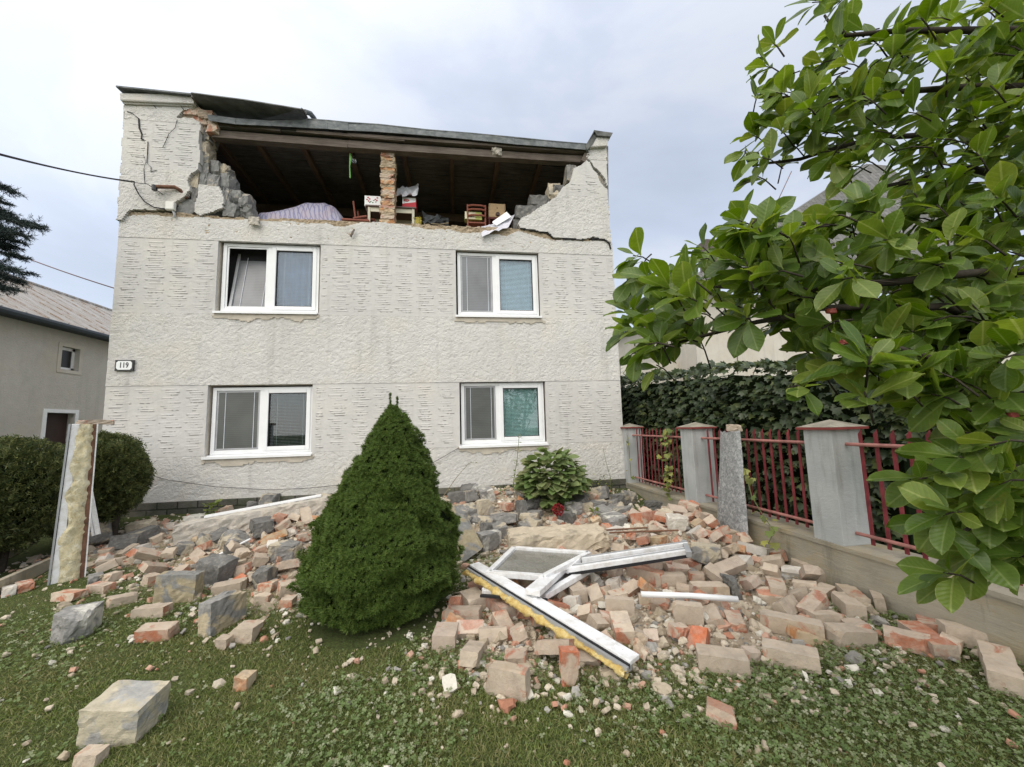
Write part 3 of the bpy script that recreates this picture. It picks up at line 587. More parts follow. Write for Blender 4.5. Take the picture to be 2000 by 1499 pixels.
# attic roof: rafters and gappy boards, seen from below
mb = MB(); zc = lambda y: 7.80-.03*y
for i, y in enumerate(np.arange(.25, 9.4, .2)):
    x = .3
    while x < HW-.3:
        L = 1.6+1.8*rnd.random(); e = min(x+L, HW-.3); dz = rnd.uniform(-.008, .008)
        mb.hexa([(x, y, zc(y)+dz), (e-.01, y, zc(y)+rnd.uniform(-.01, .01)), (e-.01, y+.187, zc(y+.19)+dz), (x, y+.187, zc(y+.19)+dz)], (0, 0, .03)); x = e
mb.build('roof_board', M_BOARD, house)
MB().hexa([(.0, .1, 7.86), (HW, .1, 7.86), (HW, 9.8, 7.56), (0, 9.8, 7.56)], (0, 0, .05)).build('roof', M_ROOFDK, house)
for x in (1.25, 2.05, 2.95, 3.9, 5.05, 6.1, 7.15, 8.15, 8.95):
    MB().beam((x, .1, zc(.1)-.065), (x+rnd.uniform(-.06, .06), 9.4, zc(9.4)-.065), .10, .13).build('rafter', M_RAFTER, house, jit=.004)
MB().beam((.3, 2.75, zc(2.7)-.24), (HW-.3, 2.75, zc(2.7)-.24), .2, .22).build('cross_beam', M_RAFTER, house, jit=.006)
MB().box(.3, HW-.3, 4.6, 4.7, 5.84, 7.75).build('attic_partition', M_BOARD, house)
# brick pier that still carries the beam
a, b = AY(741, 438, .1), AY(770, 438, .1); zt = AY(755, 293, .1)[2]; zz = a[2]; i = 0
mb = MB(); V, F, fc = [], [], []
while zz < zt:
    h = min(.075+rnd.uniform(-.01, .01), zt-zz); v, f, c_ = chunk(((b[0]-a[0])/2+rnd.uniform(-.02, .012), .14+rnd.uniform(-.02, .01), h/2+.006), 400+i, 3, (6, 4, 3), .007)
    v = v+np.array([(a[0]+b[0])/2+rnd.uniform(-.012, .012), .27, zz+h/2]); o = sum(len(q) for q in V); V.append(v); F.append(f+o); fc.append(np.full(len(f), rnd.choice((0, 0, 1, 2)))); zz += h; i += 1
npmesh('brick_pier', np.concatenate(V), np.concatenate(F), [BM['r'], M_MORTAR, BM['o']], np.concatenate(fc), house)

# ---------------------------------------------------------------- windows
def slats(name, par, x0, x1, z0, z1, y, m, tilt, pitch=.028):
    mb = MB(); z = z0+.01; c, s = .012*math.cos(tilt), .012*math.sin(tilt)
    while z < z1: mb.hexa([(x0, y-c, z-s), (x1, y-c, z-s), (x1, y+c, z+s), (x0, y+c, z+s)], (0, 0, .0012)); z += pitch
    for x in (x0+(x1-x0)*.2, x0+(x1-x0)*.88): mb.box(x-.003, x+.003, y-.016, y-.013, z0, z1)
    return mb.build(name, m, par)
def ring(mb, x0, x1, z0, z1, y0, y1, wl, wr=None, wt=None, wb=None):
    wr, wt, wb = wr or wl, wt or wl, wb or wl
    mb.box(x0, x0+wl, y0, y1, z0, z1).box(x1-wr, x1, y0, y1, z0, z1).box(x0+wl, x1-wr, y0, y1, z1-wt, z1).box(x0+wl, x1-wr, y0, y1, z0, z0+wb); return mb
def window(i, split, lscr, right, label):
    x0, x1, z0, z1 = WIN[i]; y = .085
    xm = x0+(x1-x0)*split
    fr = ring(MB(), x0, x1, z0+.03, z1, y, y+.08, .065, .065, .06, .075); fr.box(xm-.05, xm+.05, y, y+.08, z0+.105, z1-.06)
    f = fr.build('window', M_PVCC, house, bevel=.006, label=label)
    mb = MB().hexa([(x0-.05, -.05, z0-.012), (x1+.03, -.05, z0-.012), (x1+.03, y+.02, z0+.03), (x0-.05, y+.02, z0+.03)], (0, 0, -.018)); mb.box(x0-.05, x1+.03, -.062, -.05, z0-.04, z0+.002); mb.build('sill', M_PVCC, f)
    # left leaf behind an insect screen
    l0, l1, b0, b1 = x0+.065, xm-.05, z0+.105, z1-.06
    ring(MB(), l0+.004, l1-.004, b0+.004, b1-.004, y+.016, y+.03, .03).build('screen_frame', M_METALG if i != 0 else M_PVCC, f, bevel=.003)
    if i: 
        MB().box(l0+.03, l1-.03, y+.022, y+.025, b0+.03, b1-.03).build('insect_screen', lscr, f)
        mb = MB()
        for k in (.2, .86): xx = l0+(l1-l0)*k; mb.box(xx-.004, xx+.004, y+.015, y+.0215, b0+.03, b1-.03)
        mb.build('blind_cord', M_BLIND, f)
    else:                                                 # leaf tilted inwards
        ti = lambda a, dz, dy=0.: np.array([a, y+.06+dy+.26*dz/(b1-b0), b0+dz])
        mb = MB(); hh = b1-b0-.03; xa, xb = l0+.075, l1-.005
        for p, q in ((ti(xa, 0), ti(xa, hh)), (ti(xb, 0), ti(xb, hh)), (ti(xa, hh), ti(xb, hh)), (ti(xa, .02), ti(xb, .02))): mb.beam(p, q, .05, .06)
        mb.build('tilted_sash', M_METALG, f, bevel=.004)
        MB().hexa([ti(xa, 0), ti(xb, 0), ti(xb, hh), ti(xa, hh)], (0, .006, 0)).build('pane', lscr, f)
        mb = MB()
        for k in (.25, .85): mb.beam(ti(xa+(xb-xa)*k, .03, -.012), ti(xa+(xb-xa)*k, hh-.03, -.012), .007, .004)
        mb.build('blind_cord', M_BLIND, f)
    # right leaf
    r0, r1 = xm+.03, x1-.045
    ring(MB(), r0, r1, b0-.03, b1+.02, y-.014, y+.06, .075).build('sash', M_PVCC, f, bevel=.01)
    ring(MB(), r0+.074, r1-.074, b0+.044, b1-.054, y+.0, y+.04, .012).build('gasket', M_GASKET, f)
    MB().box(r0+.07, r1-.07, y+.022, y+.028, b0+.04, b1-.05).build('pane', M_GLASS, f)
    slats('blind', f, r0+.07, r1-.07, b0+.03, b1-.04, y+.075, right[0], right[1])
    if right[2]:
        n = 40; v = []
        for k in range(n+1): v += [(r0+(r1-r0)*k/n, y+.13+.015*math.sin(k*1.1), zz) for zz in (b0, b1)]
        MB().add(v, [(2*k, 2*k+2, 2*k+3, 2*k+1) for k in range(n)]).build('curtain', right[2], f)
    for k in range(4): 
        xx = x0+(x1-x0)*(.14+.24*k)
        MB().box(xx-.03, xx+.03, y-.004, y+.002, z0+.055, z0+.068).build('drain_cap', M_PVCC, f)
    return f
w0 = window(0, .487, M_SCR, (M_BLIND, .5, M_CURT), 'upper window with its dark leaf tilted inwards and a grey curtain')
window(1, .455, M_SCR, (M_BLINDB, 1.15, None), 'upper window with a closed pale blue blind')
window(2, .49, M_SCRD, (M_BLINDD, .15, M_DARK), 'ground floor window with an open blind and dark glass')
window(3, .44, M_SCRD, (M_BLINDG, 1.2, None), 'ground floor window with a closed green blind')
# tilted inner leaf of the upper window
x0, x1, z0, z1 = WIN[0]; xm = x0+(x1-x0)*.487
# ---------------------------------------------------------------- house number plate, cables
pl = thing('house_number_plate', AY(242, 725), 'small white enamel plate with black rim reading 119 on the house corner', 'sign')
c0 = AY(242, 714, -.05); x, z, hw, hh = c0[0], c0[2], .145, .098
MB().prism([(x-hw, z-hh), (x+hw, z-hh), (x+hw, z+hh), (x-hw, z+hh)], -.045, -.02).build('rim', M_BLACK, pl)
k = .03; w_, h_ = hw-.022, hh-.02
MB().prism([(x-w_+k, z-h_), (x+w_-k, z-h_), (x+w_, z-h_+k), (x+w_, z+h_-k), (x+w_-k, z+h_), (x-w_+k, z+h_), (x-w_, z+h_-k), (x-w_, z-h_+k)], -.05, -.044).build('face', M_ENAM, pl)
fc = bpy.data.curves.new('digits', 'FONT'); fc.body = '119'; fc.size = .135; fc.align_x = 'CENTER'; fc.align_y = 'CENTER'; fc.extrude = .002; fc.space_character = 1.05; fc.offset = .0015
fo = bpy.data.objects.new('digits', fc); COL.objects.link(fo); bpy.context.view_layer.update()
dm = bpy.data.meshes.new_from_object(fo.evaluated_get(bpy.context.evaluated_depsgraph_get())); bpy.data.objects.remove(fo)
dm.transform(Matrix.Translation((x-ORG[pl.name][0], -.053-ORG[pl.name][1], z-ORG[pl.name][2])) @ Matrix.Rotation(math.pi/2, 4, 'X') @ Matrix.Diagonal((.72, 1, 1, 1)))
dm.materials.clear(); dm.materials.append(M_BLACK); link('number', dm, pl)
def sagline(a, b, sag, n=14): 
    a, b = np.array(a), np.array(b); return [a+(b-a)*t-np.array([0, 0, sag*4*t*(1-t)]) for t in np.linspace(0, 1, n)]
def cable(name, P, r, m, label, cat='cable'):
    o = MB().tube(P, r, 6).build(name, m, smooth=True); return tag(o, label, cat)
far = AY(-40, 285, -6.0)
ext = lambda a, b, k: [np.array(a)+(np.array(a)-np.array(b))*k]
cable('service_cable', ext(AY(-60, 285, -3.2), AY(262, 350, -.12), 3)+sagline(AY(-60, 285, -3.2), AY(262, 355, -.12), .05)+[AY(262, 362, -.12), AY(270, 378, -.1), AY(282, 394, -.09), AY(300, 405, -.08), AY(316, 408, -.08), AY(331, 408, -.08)], .011, M_CABLE, 'thick black service cable looping down the torn house corner')
cable('overhead_wire', ext(AY(-60, 288, -3.2), AY(288, 355, -.14), 3)+sagline(AY(-60, 288, -3.2), AY(288, 360, -.14), .05)+[AY(300, 368, -.12), AY(318, 380, -.06)], .006, M_CABLE, 'thin black overhead wire tied to the iron bracket on the house corner')
cable('overhead_wire', ext(AY(40, 500, 2.5), AY(222, 563, .8), 5)+sagline(AY(40, 500, 2.5), AY(222, 563, .8), .02)+[AY(232, 566, .7)], .012, M_PINKW, 'reddish wire running behind the house above the rusty roof')
cable('wall_wire', [AY(262, 920, -.03), AY(330, 938, -.05), AY(420, 951, -.06), AY(520, 957, -.06), AY(600, 954, -.06), AY(680, 946, -.05), AY(790, 936, -.05), AY(900, 873, -.04)], .006, M_WIRE, 'thin loose wire sagging along the base of the house wall')
cable('attic_wire', sagline(AY(430, 310, 1.4), AY(1090, 338, 1.4), .12), .004, M_WIRE, 'thin wire strung across the dark open attic')
br = thing('cable_bracket', AY(330, 375, 0), 'rusty iron cable bracket bent out of the broken house corner', 'bracket')
MB().tube([AY(302, 365, -.16), AY(342, 366, -.1), AY(352, 372, -.05), AY(366, 388, .02)], .035, 8).build('arm', M_RUST, br, smooth=True)
MB().tube([AY(302, 363, -.16), AY(302, 372, -.16)], .045, 8).build('insulator', M_BLACK, br)
jb = thing('junction_box', AY(331, 409, -.08), 'small white junction box on the house corner at the cable end', 'box')
a, b = AY(322, 409, -.1), AY(340, 394, -.1); MB().box(a[0], b[0], -.1, -.03, a[2], b[2]).build('housing', M_BOXW, jb, bevel=.008)
MB().box(a[0]+.01, b[0]-.01, -.106, -.098, a[2]+.012, b[2]-.012).build('lid', M_BOXW, jb, bevel=.003); MB().tube([AY(336, 409, -.06), AY(341, 418, -.05), AY(341, 424, -.04)], .022, 6).build('conduit', M_METALG, jb)
tag(block('render_flake', 485, 424, 505, 438, -.1, .04, M_CONC, 501, None), 'loose white render flake lying on the mortar edge below the bedspread', 'render flake')
tag(MB().beam(AY(685, 462, -.06), AY(692, 448, -.06), .04, .03, b2=(.01, .03)).build('splinter', M_BEAM), 'brown wood splinter stuck in the render below the open attic', 'splinter')

# ---------------------------------------------------------------- things in the attic
def chair(name, x, y, z, rz, m, label, slat=True):
    t = thing(name, (x, y, z), label, 'chair'); R = np.array(Matrix.Rotation(rz, 3, 'Z')); o = np.array([x, y, z])
    P = lambda a, b, c: o+R@np.array([a, b, c], float)
    for sx in (-.2, .2):
        MB().beam(P(sx, -.19, 0), P(sx, -.2, .45), .035, .035).build('leg', m, t); MB().tube([P(sx, .2, 0), P(sx, .2, .45), P(sx*1.02, .25, .86)], .02, 8).build('leg', m, t)
    MB().hexa([P(-.22, -.22, .44), P(.22, -.22, .44), P(.2, .22, .44), P(-.2, .22, .44)], (0, 0, .03)).build('seat', m, t, bevel=.008)
    for zz in (.60, .73, .82):
        if slat: MB().tube([P(-.2, .225+(zz-.45)*.1, zz), P(-.1, .25+(zz-.45)*.1, zz+.01), P(.1, .25+(zz-.45)*.1, zz+.01), P(.2, .225+(zz-.45)*.1, zz)], .021, 6).build('back_slat', m, t)
    for zz in (.22,): MB().beam(P(-.2, .2, zz), P(.2, .2, zz), .02, .03).build('stretcher', m, t)
    return t
FZ = 5.845
c = AY(931, 420, .62); chair('wooden_chair', c[0], .88, FZ-.03, math.pi, M_RED, 'red brown wooden chair with its slatted back to the open attic edge')
c = AY(708, 410, .7); chair('wooden_chair', c[0]+.03, 1.0, FZ, math.pi/2, M_RED, 'orange brown chair end-on at the left side of the attic table', False)
tb = thing('attic_table', (4.75, .85, FZ), 'cream legged table with a dark top behind the brick pier', 'table')
a, b = AY(714, 402, .55)[0], AY(813, 402, .55)[0]; zt = AY(713, 401, .55)[2]
MB().box(a, b, .52, 1.12, zt-.03, zt).build('table_top', M_TOPW, tb, bevel=.004)
MB().box(a+.06, b-.06, .56, .58, zt-.13, zt-.03).box(a+.06, b-.06, 1.05, 1.07, zt-.13, zt-.03).build('apron', M_CREAMW, tb)
for x in (a+.07, b-.07):
    for y in (.57, 1.06): MB().beam((x, y, FZ), (x, y, zt-.03), .05, .05).build('leg', M_CREAMW, tb)
fl = thing('flower_print_box', AY(727, 398, .6), 'white box with red and green flower print on the attic table', 'box')
a, b = AY(712, 398, .58), AY(748, 380, .58); MB().box(a[0], b[0], .58, .85, zt, zt+(b[2]-a[2])).build('carton', M_ENAM, fl)
M_FR, M_FG = plain('printed_red', (.45, .03, .06), .5), plain('printed_green', (.07, .16, .08), .5)
for px, py in ((719, 386), (717, 390), (722, 389), (720, 393), (737, 387), (736, 392), (733, 390)):
    p = AY(px, py, .579); V = [(p[0]+.022*math.cos(t), .578, p[2]+.018*math.sin(t)) for t in np.linspace(0, 6.28, 6)[:-1]]; MB().prism([(v[0], v[2]) for v in V], .577, .579).build('flower', M_FR, fl)
for px, py in ((724, 394), (722, 396), (730, 392), (734, 395), (728, 396)):
    p = AY(px, py, .579); MB().prism([(p[0]-.02, p[2]), (p[0], p[2]-.014), (p[0]+.024, p[2]+.004), (p[0], p[2]+.012)], .577, .579).build('printed_leaf', M_FG, fl)
rb = thing('red_carton', AY(798, 399, .62), 'red and white carton with an oval emblem on the attic table', 'box')
a, b = AY(786, 401, .6), AY(812, 381, .6); h = b[2]-a[2]; z0 = zt
MB().box(a[0], b[0], .6, .9, z0, z0+h).build('carton', M_ENAM, rb)
M_PR = plain('printed_bright_red', (.50, .022, .035), .45)
MB().prism([(a[0], z0), (b[0], z0), (b[0], z0+h*.62), (a[0], z0+h*.42)], .596, .6).box(b[0], b[0]+.006, .6, .9, z0, z0+h*.95).build('red_panel', M_PR, rb)
MB().prism([(a[0]+.09+.06*math.cos(t), z0+h*.74+.028*math.sin(t)) for t in np.linspace(0, 6.28, 17)[:-1]], .592, .597).build('oval_emblem', M_PR, rb)
MB().box(a[0]+.05, a[0]+.13, .589, .592, z0+h*.72, z0+h*.76).build('emblem_bar', M_ENAM, rb)
def cloth(name, quad, y, m, label, cat, bulge=.05, n=14, seed=1):
    q = [np.array(AY(px, py, yy)) for px, py, yy in quad]; V = []
    for i in range(n+1):
        for j in range(n+1):
            s, t = i/n, j/n; p = q[0]*(1-s)*(1-t)+q[1]*s*(1-t)+q[2]*s*t+q[3]*(1-s)*t
            w_ = bulge*(vn2(np.array(s*5+seed), np.array(t*5), seed)-.4)+bulge*.6*(vn2(np.array(s*11), np.array(t*11+seed), seed+3)-.5)
            V.append(p+np.array([w_*.4, -abs(w_), w_*.9]))
    F = np.array([(i*(n+1)+j, (i+1)*(n+1)+j, (i+1)*(n+1)+j+1, i*(n+1)+j+1) for i in range(n) for j in range(n)])
    o = npmesh(name, V, F, [m], None, None, None, True); return tag(o, label, cat)
M_PLAST = plain('crumpled_plastic', (.60, .60, .66), .35, .5, var=.1, scale=12); M_PLG = plain('grey_white_sheet', (.58, .59, .62), .6, .3, var=.15, scale=10)
cloth('plastic_sheet', [(772, 384, .55), (815, 383, .5), (818, 361, .9), (776, 372, .9)], 0, M_PLG, 'crumpled white sheet thrown over the red carton in the attic', 'sheet', .09)
cloth('plastic_sheet', [(942, 462, -.09), (992, 446, -.07), (1006, 420, .35), (936, 448, .12)], 0, M_PLAST, 'crumpled translucent plastic sheet hanging over the broken attic edge', 'sheet', .08, 16, 5)
a = AY(975, 432, .1); bk = MB().hexa([AY(962, 436, .05), AY(970, 441, .05), AY(998, 424, .12), AY(990, 416, .16)], (0, .04, .05)).build('white_board', M_ENAM); tag(bk, 'narrow white board tangled in the plastic sheet at the attic edge', 'board')
st = thing('stool', AY(972, 428, .8), 'dark little stool under two tan boxes beside the attic chair', 'stool')
a, b = AY(953, 424, .75), AY(990, 424, .75); MB().box(a[0], b[0], .75, 1.05, a[2]-.04, a[2]).build('seat', M_DKRED, st)
for x in (a[0]+.03, b[0]-.03):
    for y in (.78, 1.02): MB().beam((x, y, FZ), (x, y, a[2]-.04), .035, .035).build('leg', M_DKRED, st)
M_WICK = plain('tan_leatherette', (.42, .29, .155), .6, .35, var=.12, scale=20); M_WICKD = plain('dark_clasp', (.06, .03, .02), .4)
for (p0, p1, lab, nm) in (((955, 424), (986, 412), 'lower tan box with a dark round knob on the attic stool', 'tan_case'), ((955, 411), (987, 399), 'upper tan box with dark edge stitching on the attic stool', 'tan_case')):
    q0, q1 = AY(*p0, .78), AY(*p1, .78); t = thing(nm, ((q0[0]+q1[0])/2, .9, q0[2]), lab, 'box')
    MB().box(q0[0], q1[0], .78, 1.0, q0[2]+.002, q1[2]).build('case', M_WICK, t, bevel=.012)
    if p0[1] == 424: MB().tube([((q0[0]*.45+q1[0]*.55), .74, q0[2]+.07), ((q0[0]*.45+q1[0]*.55), .78, q0[2]+.07)], [.045, .05], 10).build('knob', M_WICKD, t)
    else: MB().box(q0[0]+.02, q0[0]+.026, .776, .781, q0[2]+.02, q1[2]-.02).box(q1[0]-.026, q1[0]-.02, .776, .781, q0[2]+.02, q1[2]-.02).box((q0[0]+q1[0])/2-.012, (q0[0]+q1[0])/2+.012, .774, .781, q0[2]+.05, q0[2]+.075).build('trim', M_WICKD, t)
yb = thing('printed_carton', AY(925, 428, .68), 'yellow green printed carton lying on the seat of the attic chair', 'box')
a, b = AY(908, 428, .66), AY(941, 415, .66); M_YG = plain('yellow_green_print', (.42, .45, .13), .5, var=.35, scale=9); M_CRT = plain('cream_print', (.66, .60, .45), .5, var=.06)
MB().box(a[0], b[0], .66, .84, a[2], b[2]).build('carton', M_YG, yb); MB().box(a[0], a[0]+(b[0]-a[0])*.62, .655, .66, a[2]+.005, b[2]-.01).build('label_panel', M_CRT, yb)
mb = MB(); xx = a[0]+.09
for k in range(5): mb.box(xx, xx+.008, .651, .655, a[2]+.05, a[2]+.075+.02*(k % 2)).box(xx, xx+.018, .651, .655, a[2]+.05, a[2]+.058); xx += .026
mb.build('scribbled_print', M_BLACK, yb)
# bedspread heap
g = NT('lavender_bedspread'); wv = g.n('TexWave', {'Scale': 5., 'Distortion': 3., 'Detail': 2., 'Vector': g.map(rot=(.4, .3, .8))}); w2 = g.n('TexWave', {'Scale': 4.5, 'Distortion': 3., 'Detail': 2., 'Vector': g.map(rot=(.4, .2, -.7))})
c = g.mix(g.ramp(g.math('MAXIMUM', wv.outputs[1], w2.outputs[1]), [(.75, 0.), (.95, 1.)]), (.40, .385, .47), (.23, .225, .35)); c = g.mix(g.ramp(g.noise(3, 3, .5), [(.5, 0.), (.7, .4)]), c, (.5, .38, .36)); M_BED = g.out(c, .9, g.bump(g.noise(30, 4, .6), .3, .01), .1)
def heap(name, x0, x1, y0, y1, z0, prof, m, label, seed, n=30):
    V = []
    for i in range(n+1):
        for j in range(n+1):
            s, t = i/n, j/n; e = math.sin(math.pi*min(1, t*1.02+.0))**.6*np.interp(s, *prof)
            V.append((x0+(x1-x0)*s, y0+(y1-y0)*t, z0+e*(1+.12*(vn2(np.array(s*6.), np.array(t*6.), seed)-.5))+.03*(vn2(np.array(s*14.), np.array(t*14.), seed+1)-.5)))
    F = np.array([(i*(n+1)+j, (i+1)*(n+1)+j, (i+1)*(n+1)+j+1, i*(n+1)+j+1) for i in range(n) for j in range(n)])
    return tag(npmesh(name, V, F, [m], None, None, None, True), label, 'bedding')
heap('bedspread', 1.95, 3.85, .42, 1.5, FZ, ([0, .06, .2, .4, .55, .7, .82, .93, 1], [.15, .50, .58, .68, .80, .84, .74, .5, 0]), M_BED, 'lavender patterned bedspread draped over a heap in the open attic', 5)
heap('grey_bundle', 3.7, 4.5, .6, 1.5, FZ, ([0, .3, .6, 1], [.1, .5, .42, 0]), plain('grey_cloth', (.22, .22, .22), .9, var=.2), 'grey cloth bundle between the bedspread and the attic table', 8, 14)
tag(MB().beam(AY(668, 431, .3), AY(722, 434, .35), .14, .03).build('loose_plank', M_RED), 'flat red brown plank at the attic edge left of the table', 'plank')
tag(MB().beam(AY(690, 428, .45), AY(716, 424, .5), .1, .03).build('loose_plank', M_RED), 'short red brown plank lying on the flat one in the attic', 'plank')
lb = thing('light_bulb', AY(692, 322, .25), 'clear light bulb hanging from the attic beam', 'lamp')
p = AY(691, 298, .25); MB().tube([p, AY(691, 304, .25)], .008, 6).build('cord', M_CABLE, lb); MB().tube([AY(691, 302, .25), AY(691, 307, .25)], .022, 8).build('socket', M_BLACK, lb)
MB().tube([AY(691, 306, .25), AY(691, 309, .25), AY(691.5, 313, .25), AY(692, 317, .25), AY(692, 320, .25)], [.02, .035, .055, .05, .02], 12).build('bulb', M_GLASSC, lb, smooth=True)
tag(MB().tube([AY(684, 301, .2), AY(685, 310, .2), AY(683, 325, .2), AY(684, 348, .22)], [.02, .03, .012, .016], 6).build('green_ribbon', plain('green_plastic', (.16, .38, .10), .5)), 'bright green ribbon dangling beside the attic light bulb', 'ribbon')
sx = thing('scrap_bag', AY(817, 437, .6), 'crumpled yellow bag on the attic floor right of the table', 'bag')
V, F, _ = chunk((.07, .06, .1), 77, 5, noise=.012); npmesh('bag', V+AY(817, 434, .6), F, [plain('yellow_plastic', (.36, .30, .05), .5)], None, sx)
sb = thing('dark_bundle', AY(850, 432, .7), 'dark tangled bundle of rags on the attic floor', 'bundle')
V, F, _ = chunk((.24, .12, .12), 78, 6, noise=.03); npmesh('rags', V+AY(850, 434, .65), F, [plain('dark_rag', (.05, .055, .06), .9, var=.5, scale=14)], None, sb)
tag(MB().tube([AY(842, 437, .4), AY(858, 439, .4), AY(876, 436, .45)], .012, 6).build('white_stick', M_DRY), 'pale stick lying at the attic edge between table and chair', 'stick')

# ---------------------------------------------------------------- neighbouring houses
nb = thing('neighbour_house', (-5, 4, 0), 'low grey rendered house with a rusty sheet roof beyond the house corner', 'house')
xl = -5.0; d1, d2 = AX(91, 806, xl), AX(140, 880, xl); q1, q2 = AX(121, 676, xl), AX(152, 726, xl)
def ywall(y0, y1, z0, z1, ho):
    V = []; cells = sorted({y0, y1, *[h[0] for h in ho], *[h[1] for h in ho]}); zc_ = sorted({z0, z1, *[h[2] for h in ho], *[h[3] for h in ho]}); mb = MB()
    for i in range(len(cells)-1):
        for j in range(len(zc_)-1):
            cy, cz = (cells[i]+cells[i+1])/2, (zc_[j]+zc_[j+1])/2
            if not any(h[0] < cy < h[1] and h[2] < cz < h[3] for h in ho): mb.box(xl-.25, xl, cells[i], cells[i+1], zc_[j], zc_[j+1])
    return mb
ho = [(q1[1], q2[1], q2[2], q1[2]), (d1[1], d2[1], .3, d1[2])]
ywall(-1.5, 14, -.1, 5.0, ho).build('wall', M_NB, nb)
MB().box(xl-9, xl-.25, -1.5, -1.2, -.1, 5.0).box(xl-9, xl-.25, 13.7, 14, -.1, 5).box(xl-.9, xl-.8, -1.2, 13.7, -.1, 5).build('wall', M_NB, nb)
for (y0, y1, z0, z1), nm in zip(ho, ('window', 'door')):
    mb = MB(); t = .1
    mb.box(xl, xl+.02, y0-t, y0, z0-t, z1+t).box(xl, xl+.02, y1, y1+t, z0-t, z1+t).box(xl, xl+.02, y0, y1, z1, z1+t).box(xl, xl+.02, y0, y1, z0-t, z0); f = mb.build(nm, M_ENAM if nm == 'door' else M_CREAM, nb)
    if nm == 'window':
        mb = MB(); mb.box(xl-.16, xl-.12, y0, y0+.08, z0, z1).box(xl-.16, xl-.12, y1-.08, y1, z0, z1).box(xl-.16, xl-.12, y0, y1, z1-.08, z1).box(xl-.16, xl-.12, y0, y1, z0, z0+.08); mb.build('frame', M_PVCC, f); MB().box(xl-.16, xl-.14, y0, y1, z0, z1).build('pane', M_BLACK, f)
    else: MB().box(xl-.22, xl-.18, y0, y1, z0, z1).build('door_leaf', plain('dark_brown_door', (.05, .03, .025), .6), f)
g = NT('rusty_sheet_roof'); wv = g.n('TexNoise', {'Scale': 1.6, 'Detail': 6, 'Roughness': .7, 'Vector': g.map(scale=(.35, 3.2, .35))})
c = g.ramp(wv.outputs[0], [(.34, (.25, .245, .23)), (.45, (.40, .39, .375)), (.50, (.25, .18, .13)), (.54, (.42, .41, .40)), (.63, (.36, .35, .335)), (.70, (.21, .15, .105))]); M_RROOF = g.out(c, .75, g.bump(wv.outputs[0], .3, .02), .25, .1)
e0, rz = (xl+.35, 4.78), (-7.9, 6.75); mb = MB()
mb.hexa([(e0[0], -2, e0[1]), (e0[0], 14.4, e0[1]), (rz[0], 14.4, rz[1]), (rz[0], -2, rz[1])], (0, 0, .04)); mb.hexa([(rz[0], -2, rz[1]), (rz[0], 14.4, rz[1]), (-11.5, 14.4, 4.8), (-11.5, -2, 4.8)], (0, 0, .04))
rf = mb.build('roof', M_RROOF, nb)
mb = MB(); yy = -2
while yy < 14.4: mb.beam((e0[0], yy, e0[1]+.05), (rz[0], yy, rz[1]+.05), .03, .04); yy += .55
mb.build('standing_seam', M_RROOF, rf); MB().tube([(rz[0], -2, rz[1]+.05), (rz[0], 14.4, rz[1]+.05)], .07, 8).build('ridge_cap', M_RROOF, rf)
MB().tube([(e0[0]+.05, -2, e0[1]-.04), (e0[0]+.05, 14.4, e0[1]-.1)], .09, 8).box(xl, e0[0], -2, 14.4, e0[1]-.1, e0[1]-.03).build('gutter', plain('dark_gutter', (.045, .055, .065), .6), nb)
nr = thing('neighbour_house', (17, 6, 0), 'cream house with a steep slate roof behind the ivy hedge and magnolia', 'house')
a = AY(1232, 745, 5); el = AY(1336, 560, 5); rg = AY(1670, 338, 5)
mb = MB().box(el[0]+.3, 30, 5, 5.3, -.1, el[2]-.25); mb.build('gable_wall', M_CREAM, nr); MB().box(el[0]+.3, el[0]+.6, 5.3, 16, -.1, el[2]-.3).build('side_wall', M_CREAM, nr)
MB().box(12.5, el[0]+.3, 6.2, 6.5, -.1, 3.9).build('annex_wall', M_CREAM, nr)
g = NT('slate_shingle'); b = g.n('TexBrick', {'Vector': g.map(rot=(0, 0, math.pi/2)), 'Scale': 1., 'Mortar Size': .01, 'Brick Width': .3, 'Row Height': .24, 'Color1': (.13, .13, .13, 1), 'Color2': (.21, .205, .20, 1), 'Mortar': (.06, .06, .06, 1)}); M_SLATE = g.out(g.mix(g.ramp(g.noise(3, 5, .7), [(.4, 0.), (.7, .5)]), b.outputs[0], (.11, .11, .09)), .85, g.bump(b.outputs[1], -.5, .02), .2)
ty = 9.; rg = AY(1690, 325, ty); f0, f1 = np.array([el[0]-.3, 4.5, el[2]-.25]), np.array([30, 4.5, el[2]-.25]); b0_ = np.array([el[0]-.3, 16, el[2]-.25])
mb = MB().hexa([f0, rg, rg+np.array([0, 2, 0]), b0_], (-.03, 0, .1))
# front slope hipped towards the garden
MB().hexa([f0, f1, (30, ty, rg[2]), rg], (0, -.06, .1)).build('roof', M_SLATE, nr); mb.build('roof', M_SLATE, nr)
a, b = AY(1433, 498, 4.2), AY(1446, 470, 4.2); MB().box(a[0], a[0]+.45, 5.6, 6.1, a[2]-1, AY(1440, 470, 5.6)[2]).build('chimney', plain('dark_chimney', (.12, .10, .09), .9, var=.3), nr)
for px, nmq in ((1545, 'lightning_wire'),): pass
cable('lightning_wire', [AY(1497, 440, 4.3), AY(1546, 335, 4.3)], .014, M_PINKW, 'thin reddish wire rising from the slate roof behind the magnolia')
cable('facade_wire', [AY(1436, 600, 4.97), AY(1440, 660, 4.97), AY(1441, 730, 4.97)], .012, M_WIRE, 'thin cable running down the cream wall behind the ivy hedge')
nf = thing('greenhouse_roof', AY(1222, 730, 3.5), 'pale ribbed roof sheet showing between the house and the ivy hedge', 'roof')
q = [AY(1213, 742, 3.2), AY(1240, 722, 3.2), AY(1240, 700, 4.2), AY(1213, 712, 4.2)]; MB().hexa(q, (0, .02, .02)).build('sheet', M_CREAMW, nf)
mb = MB()
